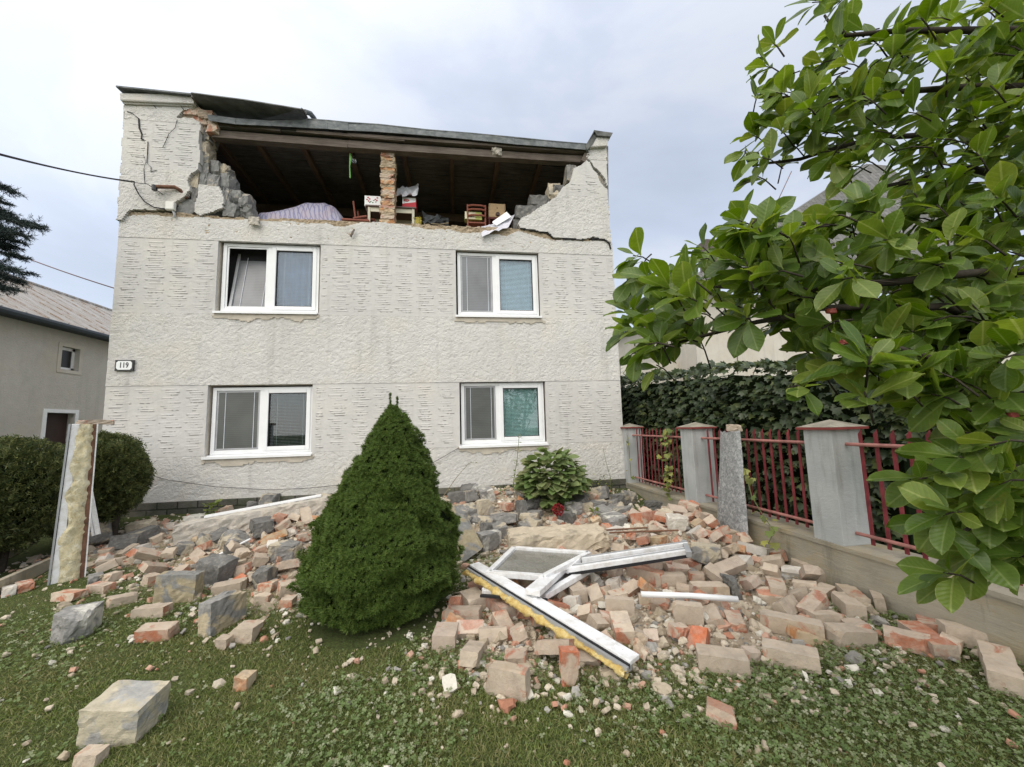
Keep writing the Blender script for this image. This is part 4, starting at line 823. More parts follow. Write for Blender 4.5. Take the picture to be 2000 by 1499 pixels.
for t in (.15, .4, .65, .9): mb.beam(np.array(q[0])*(1-t)+np.array(q[3])*t, np.array(q[1])*(1-t)+np.array(q[2])*t, .04, .05)
mb.build('rib', M_METALG, nf)

# ---------------------------------------------------------------- garden fence
FX = lambda y, off=0.: 9.582-.0419*y+off
g = NT('fence_concrete'); c = g.mix(g.ramp(g.noise(1.6, 6, .65), [(.32, 0.), (.68, 1.)]), (.25, .232, .19), (.38, .345, .275)); c = g.mix(g.math('MULTIPLY', g.ramp(g.noise(2.1, 5, .7, .4, g.map(scale=(1, 1, 2.5), loc=(3, 3, 1))), [(.48, 0.), (.66, 1.)]), .6), c, (.36, .29, .16)); c = g.mix(g.math('MULTIPLY', g.ramp(g.noise(2.5, 5, .7, 0, g.map(scale=(1, 2.5, .4), loc=(1, 7, 1))), [(.56, 0.), (.72, 1.)]), .55), c, (.105, .105, .085))
M_FWALL = g.out(c, .92, g.bump(g.noise(12, 7, .7, .3, g.map(scale=(1, .5, 2))), .6, .02), .15)
g = NT('pillar_render'); c = g.mix(g.ramp(g.noise(2, 5, .6), [(.3, 0.), (.7, 1.)]), (.36, .38, .385), (.47, .485, .48)); c = g.mix(g.math('MULTIPLY', g.ramp(g.noise(4, 5, .6, 0, g.map(scale=(2.5, 2.5, .3))), [(.52, 0.), (.72, 1.)]), .55), c, (.20, .19, .165))
M_PILL = g.out(c, .92, g.bump(g.noise(20, 6, .7, .3, g.map(scale=(.7, .7, 1.6))), .45, .012), .15)
fw = thing('fence_wall', (FX(-3), -3, -.1), 'low weathered concrete wall carrying the red fence', 'wall')
mb = MB(); ycuts = [.12, -1.2, -2.4, -3.3, -4.6, -6.0, -9.5]
for i in range(len(ycuts)-1):
    a, b = ycuts[i], ycuts[i+1]; mb.hexa([(FX(a), a, -.3), (FX(b), b, -.3), (FX(b)+.38, b, -.3), (FX(a)+.38, a, -.3)], (0, 0, .3+.387))
mb.build('base_wall', M_FWALL, fw)
mb = MB()
for i in range(len(ycuts)-1):
    a, b = ycuts[i], ycuts[i+1]; mb.hexa([(FX(a)-.012, a, .35), (FX(b)-.012, b, .35), (FX(b)+.39, b, .35), (FX(a)+.39, a, .35)], (0, 0, .041))
mb.build('coping', M_FWALL, fw)
M_CAPT, M_CAPR = plain('mossy_cap', (.265, .245, .20), .95, .1, var=.35, scale=9, bs=.5), plain('cap_red_rim', (.21, .05, .045), .75, .2, var=.2)
M_FRED = plain('fence_red_paint', (.175, .030, .036), .6, .3, var=.35, scale=9); M_RAIL = plain('faded_rail_paint', (.33, .15, .13), .6, .3, var=.35, scale=8)
for yp, lab in ((-.14, 'grey rendered fence pillar touching the house corner'), (-2.285, 'grey rendered fence pillar in the middle, left of the leaning metal sheet'), (-4.43, 'biggest looking grey fence pillar, between the metal sheet and the magnolia')):
    x = FX(yp); t = thing('fence_pillar', (x+.17, yp+.15, .39), lab, 'pillar', 'grey fence pillars')
    MB().box(x-.002, x+.345, yp, yp+.31, .389, 1.50).build('shaft', M_PILL, t, bevel=.008)
    MB().box(x-.045, x+.39, yp-.045, yp+.355, 1.50, 1.525).build('cap_rim', M_CAPR, t)
    cx, cy = x+.172, yp+.155; v = [(x-.043, yp-.043, 1.5255), (x+.388, yp-.043, 1.5255), (x+.388, yp+.353, 1.5255), (x-.043, yp+.353, 1.5255), (cx, cy, 1.60)]
    MB().add(v, [(0, 1, 4), (1, 2, 4), (2, 3, 4), (3, 0, 4), (3, 2, 1, 0)]).build('cap', M_CAPT, t)
def panel(ya, yb, n, label, skip=()):
    t = thing('fence_panel', (FX(ya)+.17, (ya+yb)/2, .42), label, 'fence panel', 'red steel fence panels')
    for z in (1.355, .505): MB().tube([(FX(ya, .15), ya+.12, z), (FX(yb, .15), yb-.06, z)], .017, 8).build('rail', M_RAIL, t)
    for k in range(n):
        y = ya+(yb-ya)*(k+.5)/n; x = FX(y, .172)+rnd.uniform(-.004, .004); w_, th, l = .034, .008, rnd.uniform(-.004, .004)
        mb = MB(); mb.add([(x, y-w_/2, .425), (x, y+w_/2, .425), (x+l, y+w_/2, 1.455), (x+l, y-w_/2, 1.50), (x+th, y-w_/2, .425), (x+th, y+w_/2, .425), (x+th+l, y+w_/2, 1.455), (x+th+l, y-w_/2, 1.50)], [(0, 1, 2, 3), (7, 6, 5, 4), (0, 4, 5, 1), (1, 5, 6, 2), (2, 6, 7, 3), (3, 7, 4, 0)])
        mb.build('picket', M_FRED, t)
panel(-.2, -1.93, 14, 'red picket fence panel next to the house with a vine on it')
panel(-2.34, -4.08, 14, 'red picket fence panel behind the leaning metal sheet')
panel(-4.49, -6.6, 16, 'red picket fence panel partly hidden by magnolia leaves')
# galvanised sheet leaning on the fence
V, F = [], []
TL, TR, BR_, BL = np.array([9.62, -2.97, 1.47]), np.array([9.63, -3.32, 1.49]), np.array([9.53, -3.42, .14]), np.array([9.50, -2.86, .08])
nu, nv = 14, 20
for i in range(nu+1):
    for j in range(nv+1):
        s, t = i/nu, j/nv; p = (BL*(1-s)+BR_*s)*(1-t)+(TL*(1-s)+TR*s)*t; e = (abs(2*s-1))**6*.04
        V.append(p+np.array([e+.012*(vn2(np.array(s*4.), np.array(t*7.), 2)-.5), 0, .01*(vn2(np.array(s*9.), np.array(t*2.), 4)-.5)*(j == nv)*4]))
F = np.array([(i*(nv+1)+j, (i+1)*(nv+1)+j, (i+1)*(nv+1)+j+1, i*(nv+1)+j+1) for i in range(nu) for j in range(nv)])
tag(npmesh('metal_sheet', V, F, [M_GALV], None, None, None, True), 'long mottled galvanised sheet leaning upright against the red fence', 'metal sheet')
V, F, _ = chunk((.03, .11, .045), 888, 3, noise=.004); tag(npmesh('brick_slip', V+np.array([9.70, -3.17, 1.515]), F, [BM['t']]), 'thin tan brick slip balanced on top of the leaning metal sheet', 'brick')
# ---------------------------------------------------------------- bricks and stones: x, y, z, yaw, length, width, height, pitch, roll, kind, label
BR=[
(2.09,-2.88,-0.006,-0.30,0.29,0.128,0.084,-0.04,-0.07,'t','flat tan brick slab on the grass below the standing white post'), 
(2.26,-2.73,-0.004,-0.35,0.25,0.118,0.085,-0.01,0.02,'r','tan topped brick with red front, just beyond the slab below the white post'), 
(2.76,-3.13,-0.007,0.57,0.23,0.124,0.083,0.06,0.01,'t','narrow mortar coated brick on the grass above the long tan brick'), 
(3.26,-3.48,-0.006,-0.07,0.30,0.129,0.088,-0.03,-0.04,'t','long pink tan brick alone on the grass left of the grey slab'), 
(3.62,-3.93,-0.005,0.04,0.27,0.131,0.095,0.04,0.08,'r','broken white and red brick shell on grass below the long tan brick'), 
(4.39,-4.10,0.003,-0.17,0.19,0.166,0.114,0.01,-0.06,'t','pale square brick block on the lawn at the foot of the tall split stone'), 
(3.73,-3.09,0.022,0.23,0.30,0.129,0.090,-0.05,0.08,'t','big yellowish tan brick directly above the tall split stone'), 
(2.70,-2.67,0.020,-0.56,0.16,0.129,0.107,0.01,-0.09,'r','red and white brick half hidden behind the square grey slab'), 
(2.13,-2.43,0.008,1.18,0.14,0.122,0.092,-0.00,-0.06,'t','small tan brick scrap right of the white post foot'), 
(1.33,-2.50,0.002,2.42,0.25,0.123,0.084,-0.03,-0.02,'r','red brick leaning on the kerb at the far left of the lawn'), 
(1.30,-2.62,0.002,-0.80,0.15,0.100,0.092,-0.04,0.03,'w','white brick scrap on the grass at the left picture edge'), 
(0.97,-1.83,0.037,-0.84,0.16,0.118,0.104,-0.00,-0.03,'r','dark red brick piece behind the white post foot'), 
(1.35,-1.51,0.053,1.94,0.16,0.125,0.106,0.02,0.04,'t','tan brick tipped on edge right of the white post'), 
(1.62,-1.48,0.056,1.15,0.24,0.133,0.085,-0.39,-0.06,'t','tan brick below the grey slate slab left of the concrete lintel'), 
(1.73,-1.91,0.027,0.27,0.26,0.127,0.087,-0.05,-0.01,'t','light tan brick in the low row right of the white post'), 
(1.70,-1.09,0.097,0.90,0.15,0.123,0.097,-0.31,0.00,'t','small tan brick under the left end of the concrete lintel'), 
(1.64,-0.71,0.197,0.06,0.17,0.129,0.109,-0.01,-0.07,'w','whitish rendered lump at the upper left end of the lintel'), 
(2.15,-0.25,0.300,1.13,0.22,0.136,0.106,-0.25,-0.10,'r','pink red brick behind the white plastic strip near the plinth'), 
(3.83,-2.33,0.315,0.38,0.29,0.130,0.092,-0.26,-0.33,'o','orange tan brick on top of the heap left of the spruce'), 
(3.78,-2.53,0.210,1.94,0.16,0.122,0.104,0.05,-0.27,'r','bright red brick stump in the heap left of the spruce'), 
(3.83,-2.67,0.149,0.46,0.15,0.132,0.110,0.28,0.17,'t','tan half brick standing tilted in front of the red stump'), 
(3.87,-2.48,0.237,1.78,0.14,0.113,0.096,-0.48,0.07,'w','white end of a brick beside the bright red stump'), 
(3.70,-2.79,0.095,-0.15,0.15,0.120,0.091,-0.26,0.01,'r','red edged brick between dark stones in the left heap'), 
(4.16,-2.75,0.086,0.43,0.23,0.131,0.095,0.01,-0.48,'r','reddish brick leaning out of the heap beside the spruce'), 
(4.14,-2.27,0.275,0.47,0.15,0.123,0.095,-0.06,-0.06,'r','small bright red brick high on the heap beside the spruce'), 
(3.99,-2.24,0.339,1.82,0.16,0.121,0.101,0.23,-0.28,'w','white faced brick on the crest of the left heap'), 
(3.57,-2.54,0.191,-0.85,0.16,0.123,0.103,0.18,-0.26,'t','tan broken brick at the end of the thin white rod'), 
(4.13,-3.14,0.013,-0.25,0.17,0.125,0.097,-0.02,-0.04,'t','angular tan brick half on the gravel left of the spruce'), 
(4.21,-3.42,-0.004,-0.04,0.13,0.114,0.090,0.07,0.03,'t','small cube of tan brick on the gravel left of the spruce'), 
(4.38,-3.25,0.014,0.54,0.20,0.177,0.117,0.12,0.03,'t','big yellowish brick chunk touching the left flank of the spruce'), 
(4.48,-3.55,-0.008,-0.11,0.13,0.109,0.088,0.04,0.04,'r','dark red brick underside on the gravel by the spruce'), 
(4.27,-4.20,-0.014,-0.26,0.11,0.089,0.078,-0.03,-0.00,'t','flat tan chip below the pale square block'), 
(4.21,-5.27,-0.019,-0.09,0.11,0.076,0.066,0.07,-0.02,'t','brick half cut by the bottom edge, under the big pale boulder'),
(4.69,-4.76,-0.013,1.38,0.10,0.102,0.080,0.01,-0.00,'o','small orange tan wedge of brick alone on the left lawn'), 
(8.57,-0.86,0.301,-0.91,0.16,0.125,0.103,0.15,-0.09,'r','small red brick by the plinth beside the grey stone behind the shrub'), 
(6.93,-1.10,0.274,-1.04,0.32,0.138,0.109,-0.04,0.06,'r','tan and red bricks still mortared, left of the hydrangea shrub'), 
(8.72,-2.49,0.287,0.38,0.32,0.208,0.154,0.02,-0.21,'r','square lump of tan masonry with red face before the fence wall'), 
(9.65,-1.92,0.186,-1.88,0.17,0.127,0.123,0.21,-0.31,'w','whitish brick propped against the fence wall foot'),
(9.29,-3.29,0.255,0.17,0.23,0.125,0.085,-0.29,-0.31,'r','red brick on top of the right heap under the metal sheet'), 
(9.34,-3.42,0.211,0.50,0.27,0.127,0.097,0.23,-0.09,'r','second red brick on the right heap, just below the topmost red one'), 
(9.70,-3.13,0.225,-0.44,0.16,0.126,0.133,-0.23,-0.27,'o','orange brick lump at the broken end of the fence wall'),
(9.48,-3.59,0.138,-0.94,0.30,0.131,0.094,0.10,-0.25,'w','brick with white plaster patch on the right heap'), 
(9.46,-3.85,0.081,-0.76,0.25,0.131,0.093,-0.31,0.15,'t','brick with a dark strap across it, leaning on the fence wall'), 
(9.69,-3.72,0.086,-0.74,0.15,0.127,0.108,-0.29,-0.08,'r','reddish brick end squeezed against the fence wall'), 
(9.74,-4.03,0.042,-1.66,0.35,0.142,0.127,-0.00,-0.02,'t','long pair of tan bricks leaning along the fence wall'), 
(9.56,-4.06,0.030,-0.78,0.24,0.123,0.087,-0.01,0.32,'w','pale brick beside the long pair by the fence wall'), 
(9.09,-4.33,0.027,-2.17,0.36,0.144,0.122,-0.03,-0.06,'t','long tan brick pair pointing down the right heap'), 
(9.16,-4.48,0.013,-0.78,0.22,0.131,0.090,-0.44,-0.05,'t','tan brick with greyish end lying beside the long pair'), 
(9.47,-4.44,0.003,0.37,0.24,0.119,0.084,-0.08,0.06,'t','square topped tan brick in the middle of the right slope'), 
(9.42,-4.31,0.012,-0.79,0.19,0.128,0.086,-0.11,-0.11,'t','small tan brick behind the square topped one'), 
(9.44,-4.70,0.008,-2.05,0.32,0.141,0.114,-0.04,-0.03,'t','long pale double brick pointing to the lawn on the right slope'), 
(9.62,-4.59,0.008,-2.07,0.31,0.141,0.113,0.01,-0.02,'t','long double brick right behind the pale one on the right slope'), 
(9.76,-4.69,0.012,-2.32,0.24,0.074,0.128,0.01,0.10,'t','upright brick propped flat against the fence wall'), 
(8.70,-4.89,0.007,-0.66,0.41,0.147,0.119,0.02,-0.08,'t','very long mortared row of bricks lying across the right lawn edge'), 
(8.99,-5.11,0.009,-0.06,0.30,0.138,0.118,0.09,0.02,'t','double brick half under another at the right lawn edge'), 
(9.16,-5.01,-0.001,-2.15,0.27,0.129,0.087,-0.23,0.22,'r','brick with orange broken end resting on the double brick'), 
(9.08,-4.82,-0.009,-0.20,0.21,0.118,0.085,0.00,-0.15,'t','tan brick between the long row and the fence wall'), 
(9.33,-5.23,0.001,-0.90,0.25,0.139,0.107,-0.03,-0.05,'r','wide tan brick with orange corner near the fence wall'), 
(9.47,-5.25,0.001,-1.94,0.34,0.143,0.110,0.00,0.05,'r','long narrow red sided brick row lying against the wide tan brick'), 
(9.75,-5.07,-0.009,-2.43,0.24,0.125,0.082,-0.08,0.10,'r','tan brick with red end touching the fence wall'), 
(9.79,-5.29,0.011,-0.59,0.31,0.138,0.124,0.09,-0.06,'t','broad mortared slab sloping down along the fence wall'), 
(9.53,-5.60,0.006,-2.50,0.45,0.148,0.120,0.01,-0.02,'t','broad mortared slab running out at the right picture edge'), 
(9.61,-5.30,-0.005,-2.59,0.26,0.110,0.079,-0.25,-0.25,'t','tan brick hidden under the broad slab by the fence wall'), 
(7.88,-5.19,0.003,-0.46,0.31,0.140,0.114,-0.00,0.02,'t','pair of pale bricks with a hooked mortar lump on the front lawn'), 
(8.36,-5.24,0.005,-0.72,0.32,0.143,0.116,-0.03,0.00,'t','long pale brick pair with pink side alone on the front right lawn'), 
(8.15,-5.14,-0.015,0.14,0.12,0.086,0.070,0.17,0.07,'p','small pink brick flake between two long pale pairs'),
(8.34,-4.73,-0.008,-2.00,0.18,0.119,0.077,0.21,0.11,'R','brick with bright red end on the trampled grass'), 
(8.22,-4.63,-0.005,-2.00,0.23,0.127,0.085,0.12,0.44,'t','pale brick with pink side next to the bright red ended one'), 
(7.99,-4.62,0.033,-0.40,0.24,0.087,0.175,0.03,0.01,'t','flat tan brick face set nearly upright below the white pole'), 
(7.56,-5.61,-0.010,-0.63,0.15,0.121,0.079,0.17,-0.22,'R','lone brick with orange broken face on the front lawn'), 
(7.23,-3.95,0.028,-1.55,0.36,0.144,0.123,-0.02,0.04,'t','broad tan brick just right of the white glazing bar'), 
(7.40,-4.08,0.009,-1.70,0.23,0.125,0.086,0.15,0.37,'t','tan brick tilted beside the broad one right of the glazing bar'), 
(7.49,-4.42,0.035,-0.38,0.24,0.088,0.177,0.00,-0.07,'t','square tan brick standing upright in the centre of the rubble'), 
(7.40,-4.66,0.005,-1.80,0.28,0.147,0.109,0.10,0.05,'t','large tan brick tipped forward below the upright square one'), 
(7.78,-4.02,0.014,0.34,0.19,0.107,0.082,-0.25,0.33,'r','tan brick with red side above the upright square one'), 
(8.05,-3.80,0.048,-0.87,0.37,0.146,0.120,0.00,-0.09,'R','long bright red brick edge behind the white pole'), 
(8.23,-3.94,0.034,-0.28,0.30,0.140,0.112,-0.02,-0.03,'t','long tan red brick parallel to the bright red one'), 
(8.32,-4.18,0.016,0.38,0.29,0.134,0.082,0.38,-0.19,'r','red pink brick above the right half of the white pole'), 
(8.49,-4.20,0.017,-0.25,0.32,0.138,0.109,-0.01,-0.01,'t','dusty tan brick lying just above the white pole'), 
(7.82,-4.25,0.006,-0.46,0.13,0.125,0.099,-0.09,-0.22,'t','tan brick end under the left end of the white pole'), 
(7.90,-4.34,-0.003,-0.74,0.17,0.110,0.086,0.05,0.26,'R','broken brick with red inside under the white pole'), 
(7.37,-3.68,0.047,-0.11,0.15,0.124,0.097,0.15,-0.22,'r','red brick under the end of the glazing bar'), 
(7.66,-3.90,0.026,-0.56,0.14,0.118,0.089,-0.28,0.03,'w','whitish broken brick behind the tan and red one'), 
(7.15,-4.14,0.005,-0.54,0.14,0.120,0.092,-0.17,-0.15,'w','white mortar lump below the broad tan brick'), 
(7.20,-4.36,-0.002,-0.65,0.14,0.102,0.085,-0.40,0.47,'t','small tan cube of brick beside the foam edged frame'), 
(7.24,-4.54,-0.005,-1.30,0.13,0.121,0.086,0.22,-0.23,'t','rough tan lump against the foam edged frame'), 
(7.49,-4.79,-0.011,1.14,0.13,0.099,0.076,0.22,0.32,'t','small tan brick wedge on the trampled grass by the frame end'), 
(7.57,-4.81,-0.011,1.21,0.09,0.106,0.081,-0.57,-0.13,'p','little pinkish brick scrap beside the tan wedge'),
(8.32,-3.60,0.073,-0.56,0.26,0.128,0.089,-0.09,0.16,'r','red brick below the fallen white window frame'), 
(8.52,-3.95,0.033,-0.54,0.15,0.122,0.094,-0.03,-0.06,'R','bright red brick bits by the blue grey stone'), 
(6.91,-4.77,-0.008,-0.21,0.19,0.139,0.091,-0.00,0.09,'r','pink grey brick tilted over another near the foam edged frame'), 
(6.82,-5.12,0.047,0.01,0.12,0.084,0.207,0.11,-0.03,'R','brick standing on end with bright red top on the front lawn'), 
(7.02,-4.95,-0.008,-0.58,0.17,0.106,0.080,-0.22,0.65,'p','pinkish brick lying behind the one standing on end'), 
(6.41,-5.16,0.029,-0.56,0.29,0.090,0.167,-0.05,-0.03,'t','big tan brick on the grass in the front centre of the lawn'), 
(6.51,-4.88,-0.010,-0.18,0.16,0.108,0.085,0.01,0.12,'R','brick half with bright red top behind the big front brick'), 
(6.21,-4.77,0.001,1.30,0.28,0.128,0.092,0.25,0.09,'t','tan brick tipped up on the grass right of the spruce foot'), 
(6.01,-4.50,0.003,1.42,0.20,0.178,0.112,-0.04,0.03,'p','square pink tan brick at the foot of the spruce'), 
(6.20,-4.43,-0.007,-0.05,0.22,0.122,0.088,0.06,0.45,'p','pinkish brick between the spruce foot and the tipped tan brick'), 
(6.38,-4.52,-0.007,-0.05,0.22,0.129,0.092,-0.00,-0.32,'t','tan block brick in the row below the foam edged frame'), 
(6.58,-4.55,-0.004,-1.64,0.15,0.117,0.089,-0.25,0.35,'r','narrow brick with red stripe below the foam edged frame'), 
(6.14,-4.18,0.004,-0.27,0.34,0.140,0.111,-0.03,-0.11,'r','pair of red brown bricks under the right skirt of the spruce'), 
(6.48,-4.11,0.013,-1.19,0.37,0.147,0.124,-0.03,0.00,'p','broad pink tan brick sloping down below the foam edged frame'), 
(6.11,-3.90,0.003,1.08,0.15,0.117,0.098,0.29,-0.24,'r','red brown brick against the right flank of the spruce'), 
(6.25,-3.94,0.013,-1.21,0.23,0.180,0.125,0.03,0.04,'t','dusty brick under the upper end of the foam edged frame'), 
(6.68,-4.23,-0.003,-1.61,0.15,0.127,0.088,-0.17,-0.05,'r','red brick stub just under the foam edged frame'), 
]
ST=[
(4.21,-5.06,0.048,-0.05,0.29,0.223,0.205,0.09,0.09,'big','large pale grey boulder with yellowish top on the front left lawn'), 
(2.87,-3.77,0.051,1.93,0.34,0.243,0.215,0.04,0.02,'gw','grey block with white fracture face on the left lawn'), 
(3.30,-3.18,0.088,-0.04,0.37,0.122,0.269,0.06,-0.01,'slab','square grey slab with brown ring stain tipped towards the lawn'), 
(4.06,-3.83,0.073,1.23,0.34,0.124,0.267,-0.00,-0.04,'tall','tall split stone with tan face on the lawn left of the spruce'), 
(4.03,-3.02,0.077,1.59,0.26,0.170,0.198,0.00,-0.00,'dark','dark slate wedge in the heap left of the spruce'), 
(3.46,-2.84,0.138,-0.49,0.36,0.206,0.252,0.14,-0.01,'dark','big dark grey stone under the thin white rod'), 
(4.06,-2.59,0.200,-0.04,0.31,0.207,0.186,0.13,0.13,'gt','rounded grey and tan stone against the spruce'), 
(0.92,-1.02,0.217,-1.16,0.35,0.236,0.330,-0.02,0.12,'gt','flat grey stone leaning right of the standing white post'), 
(1.50,-1.02,0.152,1.12,0.32,0.193,0.175,-0.22,0.01,'dark','dark grey stone left of the concrete lintel'), 
(1.36,-1.21,0.111,0.40,0.29,0.180,0.179,0.09,-0.24,'dark','long flat slate piece left of the concrete lintel'), 
(1.22,-0.71,0.218,-0.01,0.32,0.199,0.142,-0.12,0.11,'tan','tan rendered stone by the plinth left of the lintel'), 
(2.94,-1.56,0.142,-0.62,0.26,0.169,0.150,-0.03,-0.11,'dark','dark grey stone under the middle of the concrete lintel'), 
(3.62,-2.18,0.394,0.45,0.25,0.176,0.174,-0.04,-0.05,'dark','dark ribbed stone under the right half of the lintel'), 
(2.82,-0.16,0.386,1.51,0.28,0.217,0.291,0.07,0.05,'gt','grey rock by the plinth behind the white strip'),
(2.53,-0.16,0.336,-1.01,0.25,0.157,0.187,-0.03,-0.07,'dark','small dark rock by the plinth behind the white strip'), 
(3.78,-0.50,0.356,1.14,0.31,0.221,0.315,-0.01,0.13,'tan','yellowish squared stone lying on the raised end of the lintel'), 
(8.32,-0.85,0.378,-1.14,0.27,0.196,0.201,0.03,0.06,'gt','grey stone with tan face behind the hydrangea'), 
(6.39,-0.73,0.419,0.43,0.26,0.197,0.176,-0.02,-0.13,'gt','grey stone on the heap nearest the plinth, right of the spruce'), 
(6.28,-1.18,0.241,0.53,0.36,0.214,0.204,-0.07,0.07,'gt','grey squared stone high beside the right flank of the spruce'), 
(6.56,-1.14,0.290,0.57,0.26,0.202,0.233,0.01,-0.09,'tan','tan stone behind the grey squared one by the spruce'), 
(7.17,-1.25,0.268,-1.55,0.27,0.170,0.223,-0.16,0.01,'dark','dark blue grey stone at the left foot of the hydrangea'), 
(6.85,-1.54,0.153,-0.46,0.43,0.211,0.189,-0.03,-0.04,'gt','tan and grey stone behind the big stone slab'), 
(7.24,-1.55,0.141,-0.42,0.28,0.192,0.153,-0.03,0.03,'tan','pale tan stone directly behind the middle of the stone slab'), 
(6.49,-2.36,0.108,-1.14,0.39,0.272,0.247,0.01,0.05,'gw','big rough grey stone at the left end of the stone slab'), 
(6.74,-1.95,0.096,-1.53,0.28,0.194,0.181,0.09,0.13,'gt','blue grey stone between rough stone and slab'), 
(8.06,-1.27,0.221,-0.23,0.29,0.248,0.184,0.08,-0.03,'gw','grey mortar crusted stone right of the red flower'), 
(8.55,-1.21,0.206,-0.01,0.30,0.199,0.170,-0.01,0.05,'gt','grey stone wedge between shrub and fence wall'), 
(9.00,-1.06,0.248,0.38,0.34,0.193,0.220,-0.03,0.05,'dark','pointed grey stone near the fence pillar by the house'), 
(9.21,-0.93,0.267,-0.35,0.27,0.203,0.220,0.12,-0.08,'gt','grey tan block touching the foot of the fence wall'), 
(8.71,-1.70,0.177,-0.86,0.35,0.203,0.173,-0.18,0.12,'gt','flat grey stone with yellow top before the fence wall'), 
(8.43,-2.09,0.168,-1.47,0.34,0.265,0.178,0.00,0.07,'gw','angular grey stone with a white splinter on it'), 
(8.92,-2.74,0.360,0.41,0.20,0.174,0.144,-0.13,0.17,'tan','tan rounded stone in front of the fence wall'), 
(8.90,-3.00,0.337,-0.32,0.24,0.193,0.173,0.07,-0.01,'white','whitish mortar boulder in front of the fence wall'), 
(9.53,-1.24,0.155,-0.29,0.29,0.173,0.166,-0.04,0.01,'dark','dark slate stone at the foot of the fence wall'), 
(8.79,-3.74,0.153,-0.65,0.29,0.213,0.239,-0.02,-0.03,'gt','large blue grey stone with tan top at the end of the fallen window frame'), 
(8.68,-4.22,0.044,-1.97,0.23,0.160,0.157,-0.06,0.06,'dark','rounded dark grey stone right of the white pole end'), 
(8.32,-1.23,0.206,-0.32,0.19,0.191,0.156,-0.00,0.01,'tan','small squared tan stone right of the red flower'), 
(2.40,-1.64,0.071,-0.94,0.25,0.175,0.141,0.01,-0.24,'gt','small grey stone in the shade of the concrete lintel'), 
(1.99,-2.46,0.008,-0.89,0.18,0.117,0.094,0.03,-0.02,'gt','small flat grey stone at the white post foot'),
(7.38,-1.39,0.171,-0.38,0.23,0.178,0.129,-0.03,0.01,'gt','little grey stone under the hydrangea'), 
(7.85,-1.55,0.142,-0.67,0.27,0.166,0.156,-0.10,0.08,'dark','grey stone right below the red flower head'), 
(6.58,-1.49,0.139,-0.09,0.19,0.192,0.149,-0.07,-0.09,'gt','small grey stone beside the tan and grey one'), 
]
def put_brick(i, x, y, z, yaw, L, W, h, p, rl, k, label, group=None):
    long = L > .31; V, F, fc = chunk((L/2, W/2, h/2), 1000+i, rnd.choice((0, 1, 1, 2, 3)), (9 if long else 7, 5, 3), .0012, .86, .012, rnd.random() < (.75 if L < .2 else .35))
    if long:
        for q in (1/3., -1/3.) if L > .45 else (0.04,):
            m = np.abs(V[:, 0]/(L/2)-q) < .09; V[m, 1:] *= .965
    C_ = V[F].mean(1)/np.array((L/2, W/2, h/2)); rs = random.Random(i*7+1)
    for q in range(3):                                     # sides that show bare clay
        if rs.random() < {'t': .25, 'w': .2, 'p': .3, 'o': .35, 'R': .8}.get(k, .42): ax = rs.choice((0, 0, 1, 2)); fc = fc | (C_[:, ax]*rs.choice((-1, 1)) > .93)
    V = V@rotm(yaw, p, rl).T
    o = npmesh('brick', V, F, [BM[k], FM[k]], fc.astype(int), None, (0, 0, -h/2)); o.location = (x, y, z-h/2)
    return tag(o, label, 'brick', group)
for i, b in enumerate(BR): put_brick(i, *b)
def put_stone(i, x, y, z, yaw, L, W, h, p, rl, k, label, group=None):
    V, F, fc = chunk((L/2*1.03, W/2*1.03, h/2*1.03), 2000+i, {'slab': 1, 'tall': 3, 'big': 2}.get(k, 5), (9, 8, 7), .0025, .8 if k in ('slab', 'big') else .66, .012)
    V = V@rotm(yaw, p, rl).T
    o = npmesh('stone', V, F, [SM[k]], None, None, (0, 0, -h/2)); o.location = (x, y, z-h/2)
    return tag(o, label, 'stone', group)
for i, b in enumerate(ST): put_stone(i, *b)
# the unnamed rest of the heaps
placed = [(b[0], b[1]) for b in BR+ST]
ZONES = [(3.75, -2.0, .62, .75, 30, 'brick', 'loose brick lying among the others in the heap between lintel and spruce', 'bricks heaped between lintel and spruce', -.02),
    (1.7, -1.5, .9, .5, 14, 'brick', 'loose brick in the thin rubble behind the white post', 'bricks in the thin rubble behind the white post', -.01),
    (9.15, -3.45, .45, .75, 44, 'brick', 'loose brick in the heap piled against the fence wall', 'bricks piled against the fence wall', .0),
    (7.6, -3.9, .95, .6, 42, 'brick', 'loose brick in the rubble around the fallen window frames', 'bricks around the fallen window frames', -.02),
    (8.4, -2.2, .6, .6, 14, 'brick', 'loose brick behind the fallen window frames', 'bricks behind the fallen window frames', -.01),
    (7.0, -1.2, 1.3, .6, 22, 'stone', 'grey or tan stone heaped below the plinth around the hydrangea', 'stones heaped around the hydrangea', -.02),
    (2.2, -.8, 1.3, .5, 16, 'stone', 'grey stone in the rubble along the plinth by the lintel', 'stones along the plinth by the lintel', -.03),
    (3.7, -1.5, .6, .6, 8, 'stone', 'grey stone buried in the heap between lintel and spruce', 'stones buried between lintel and spruce', -.02)]
n0 = 5000
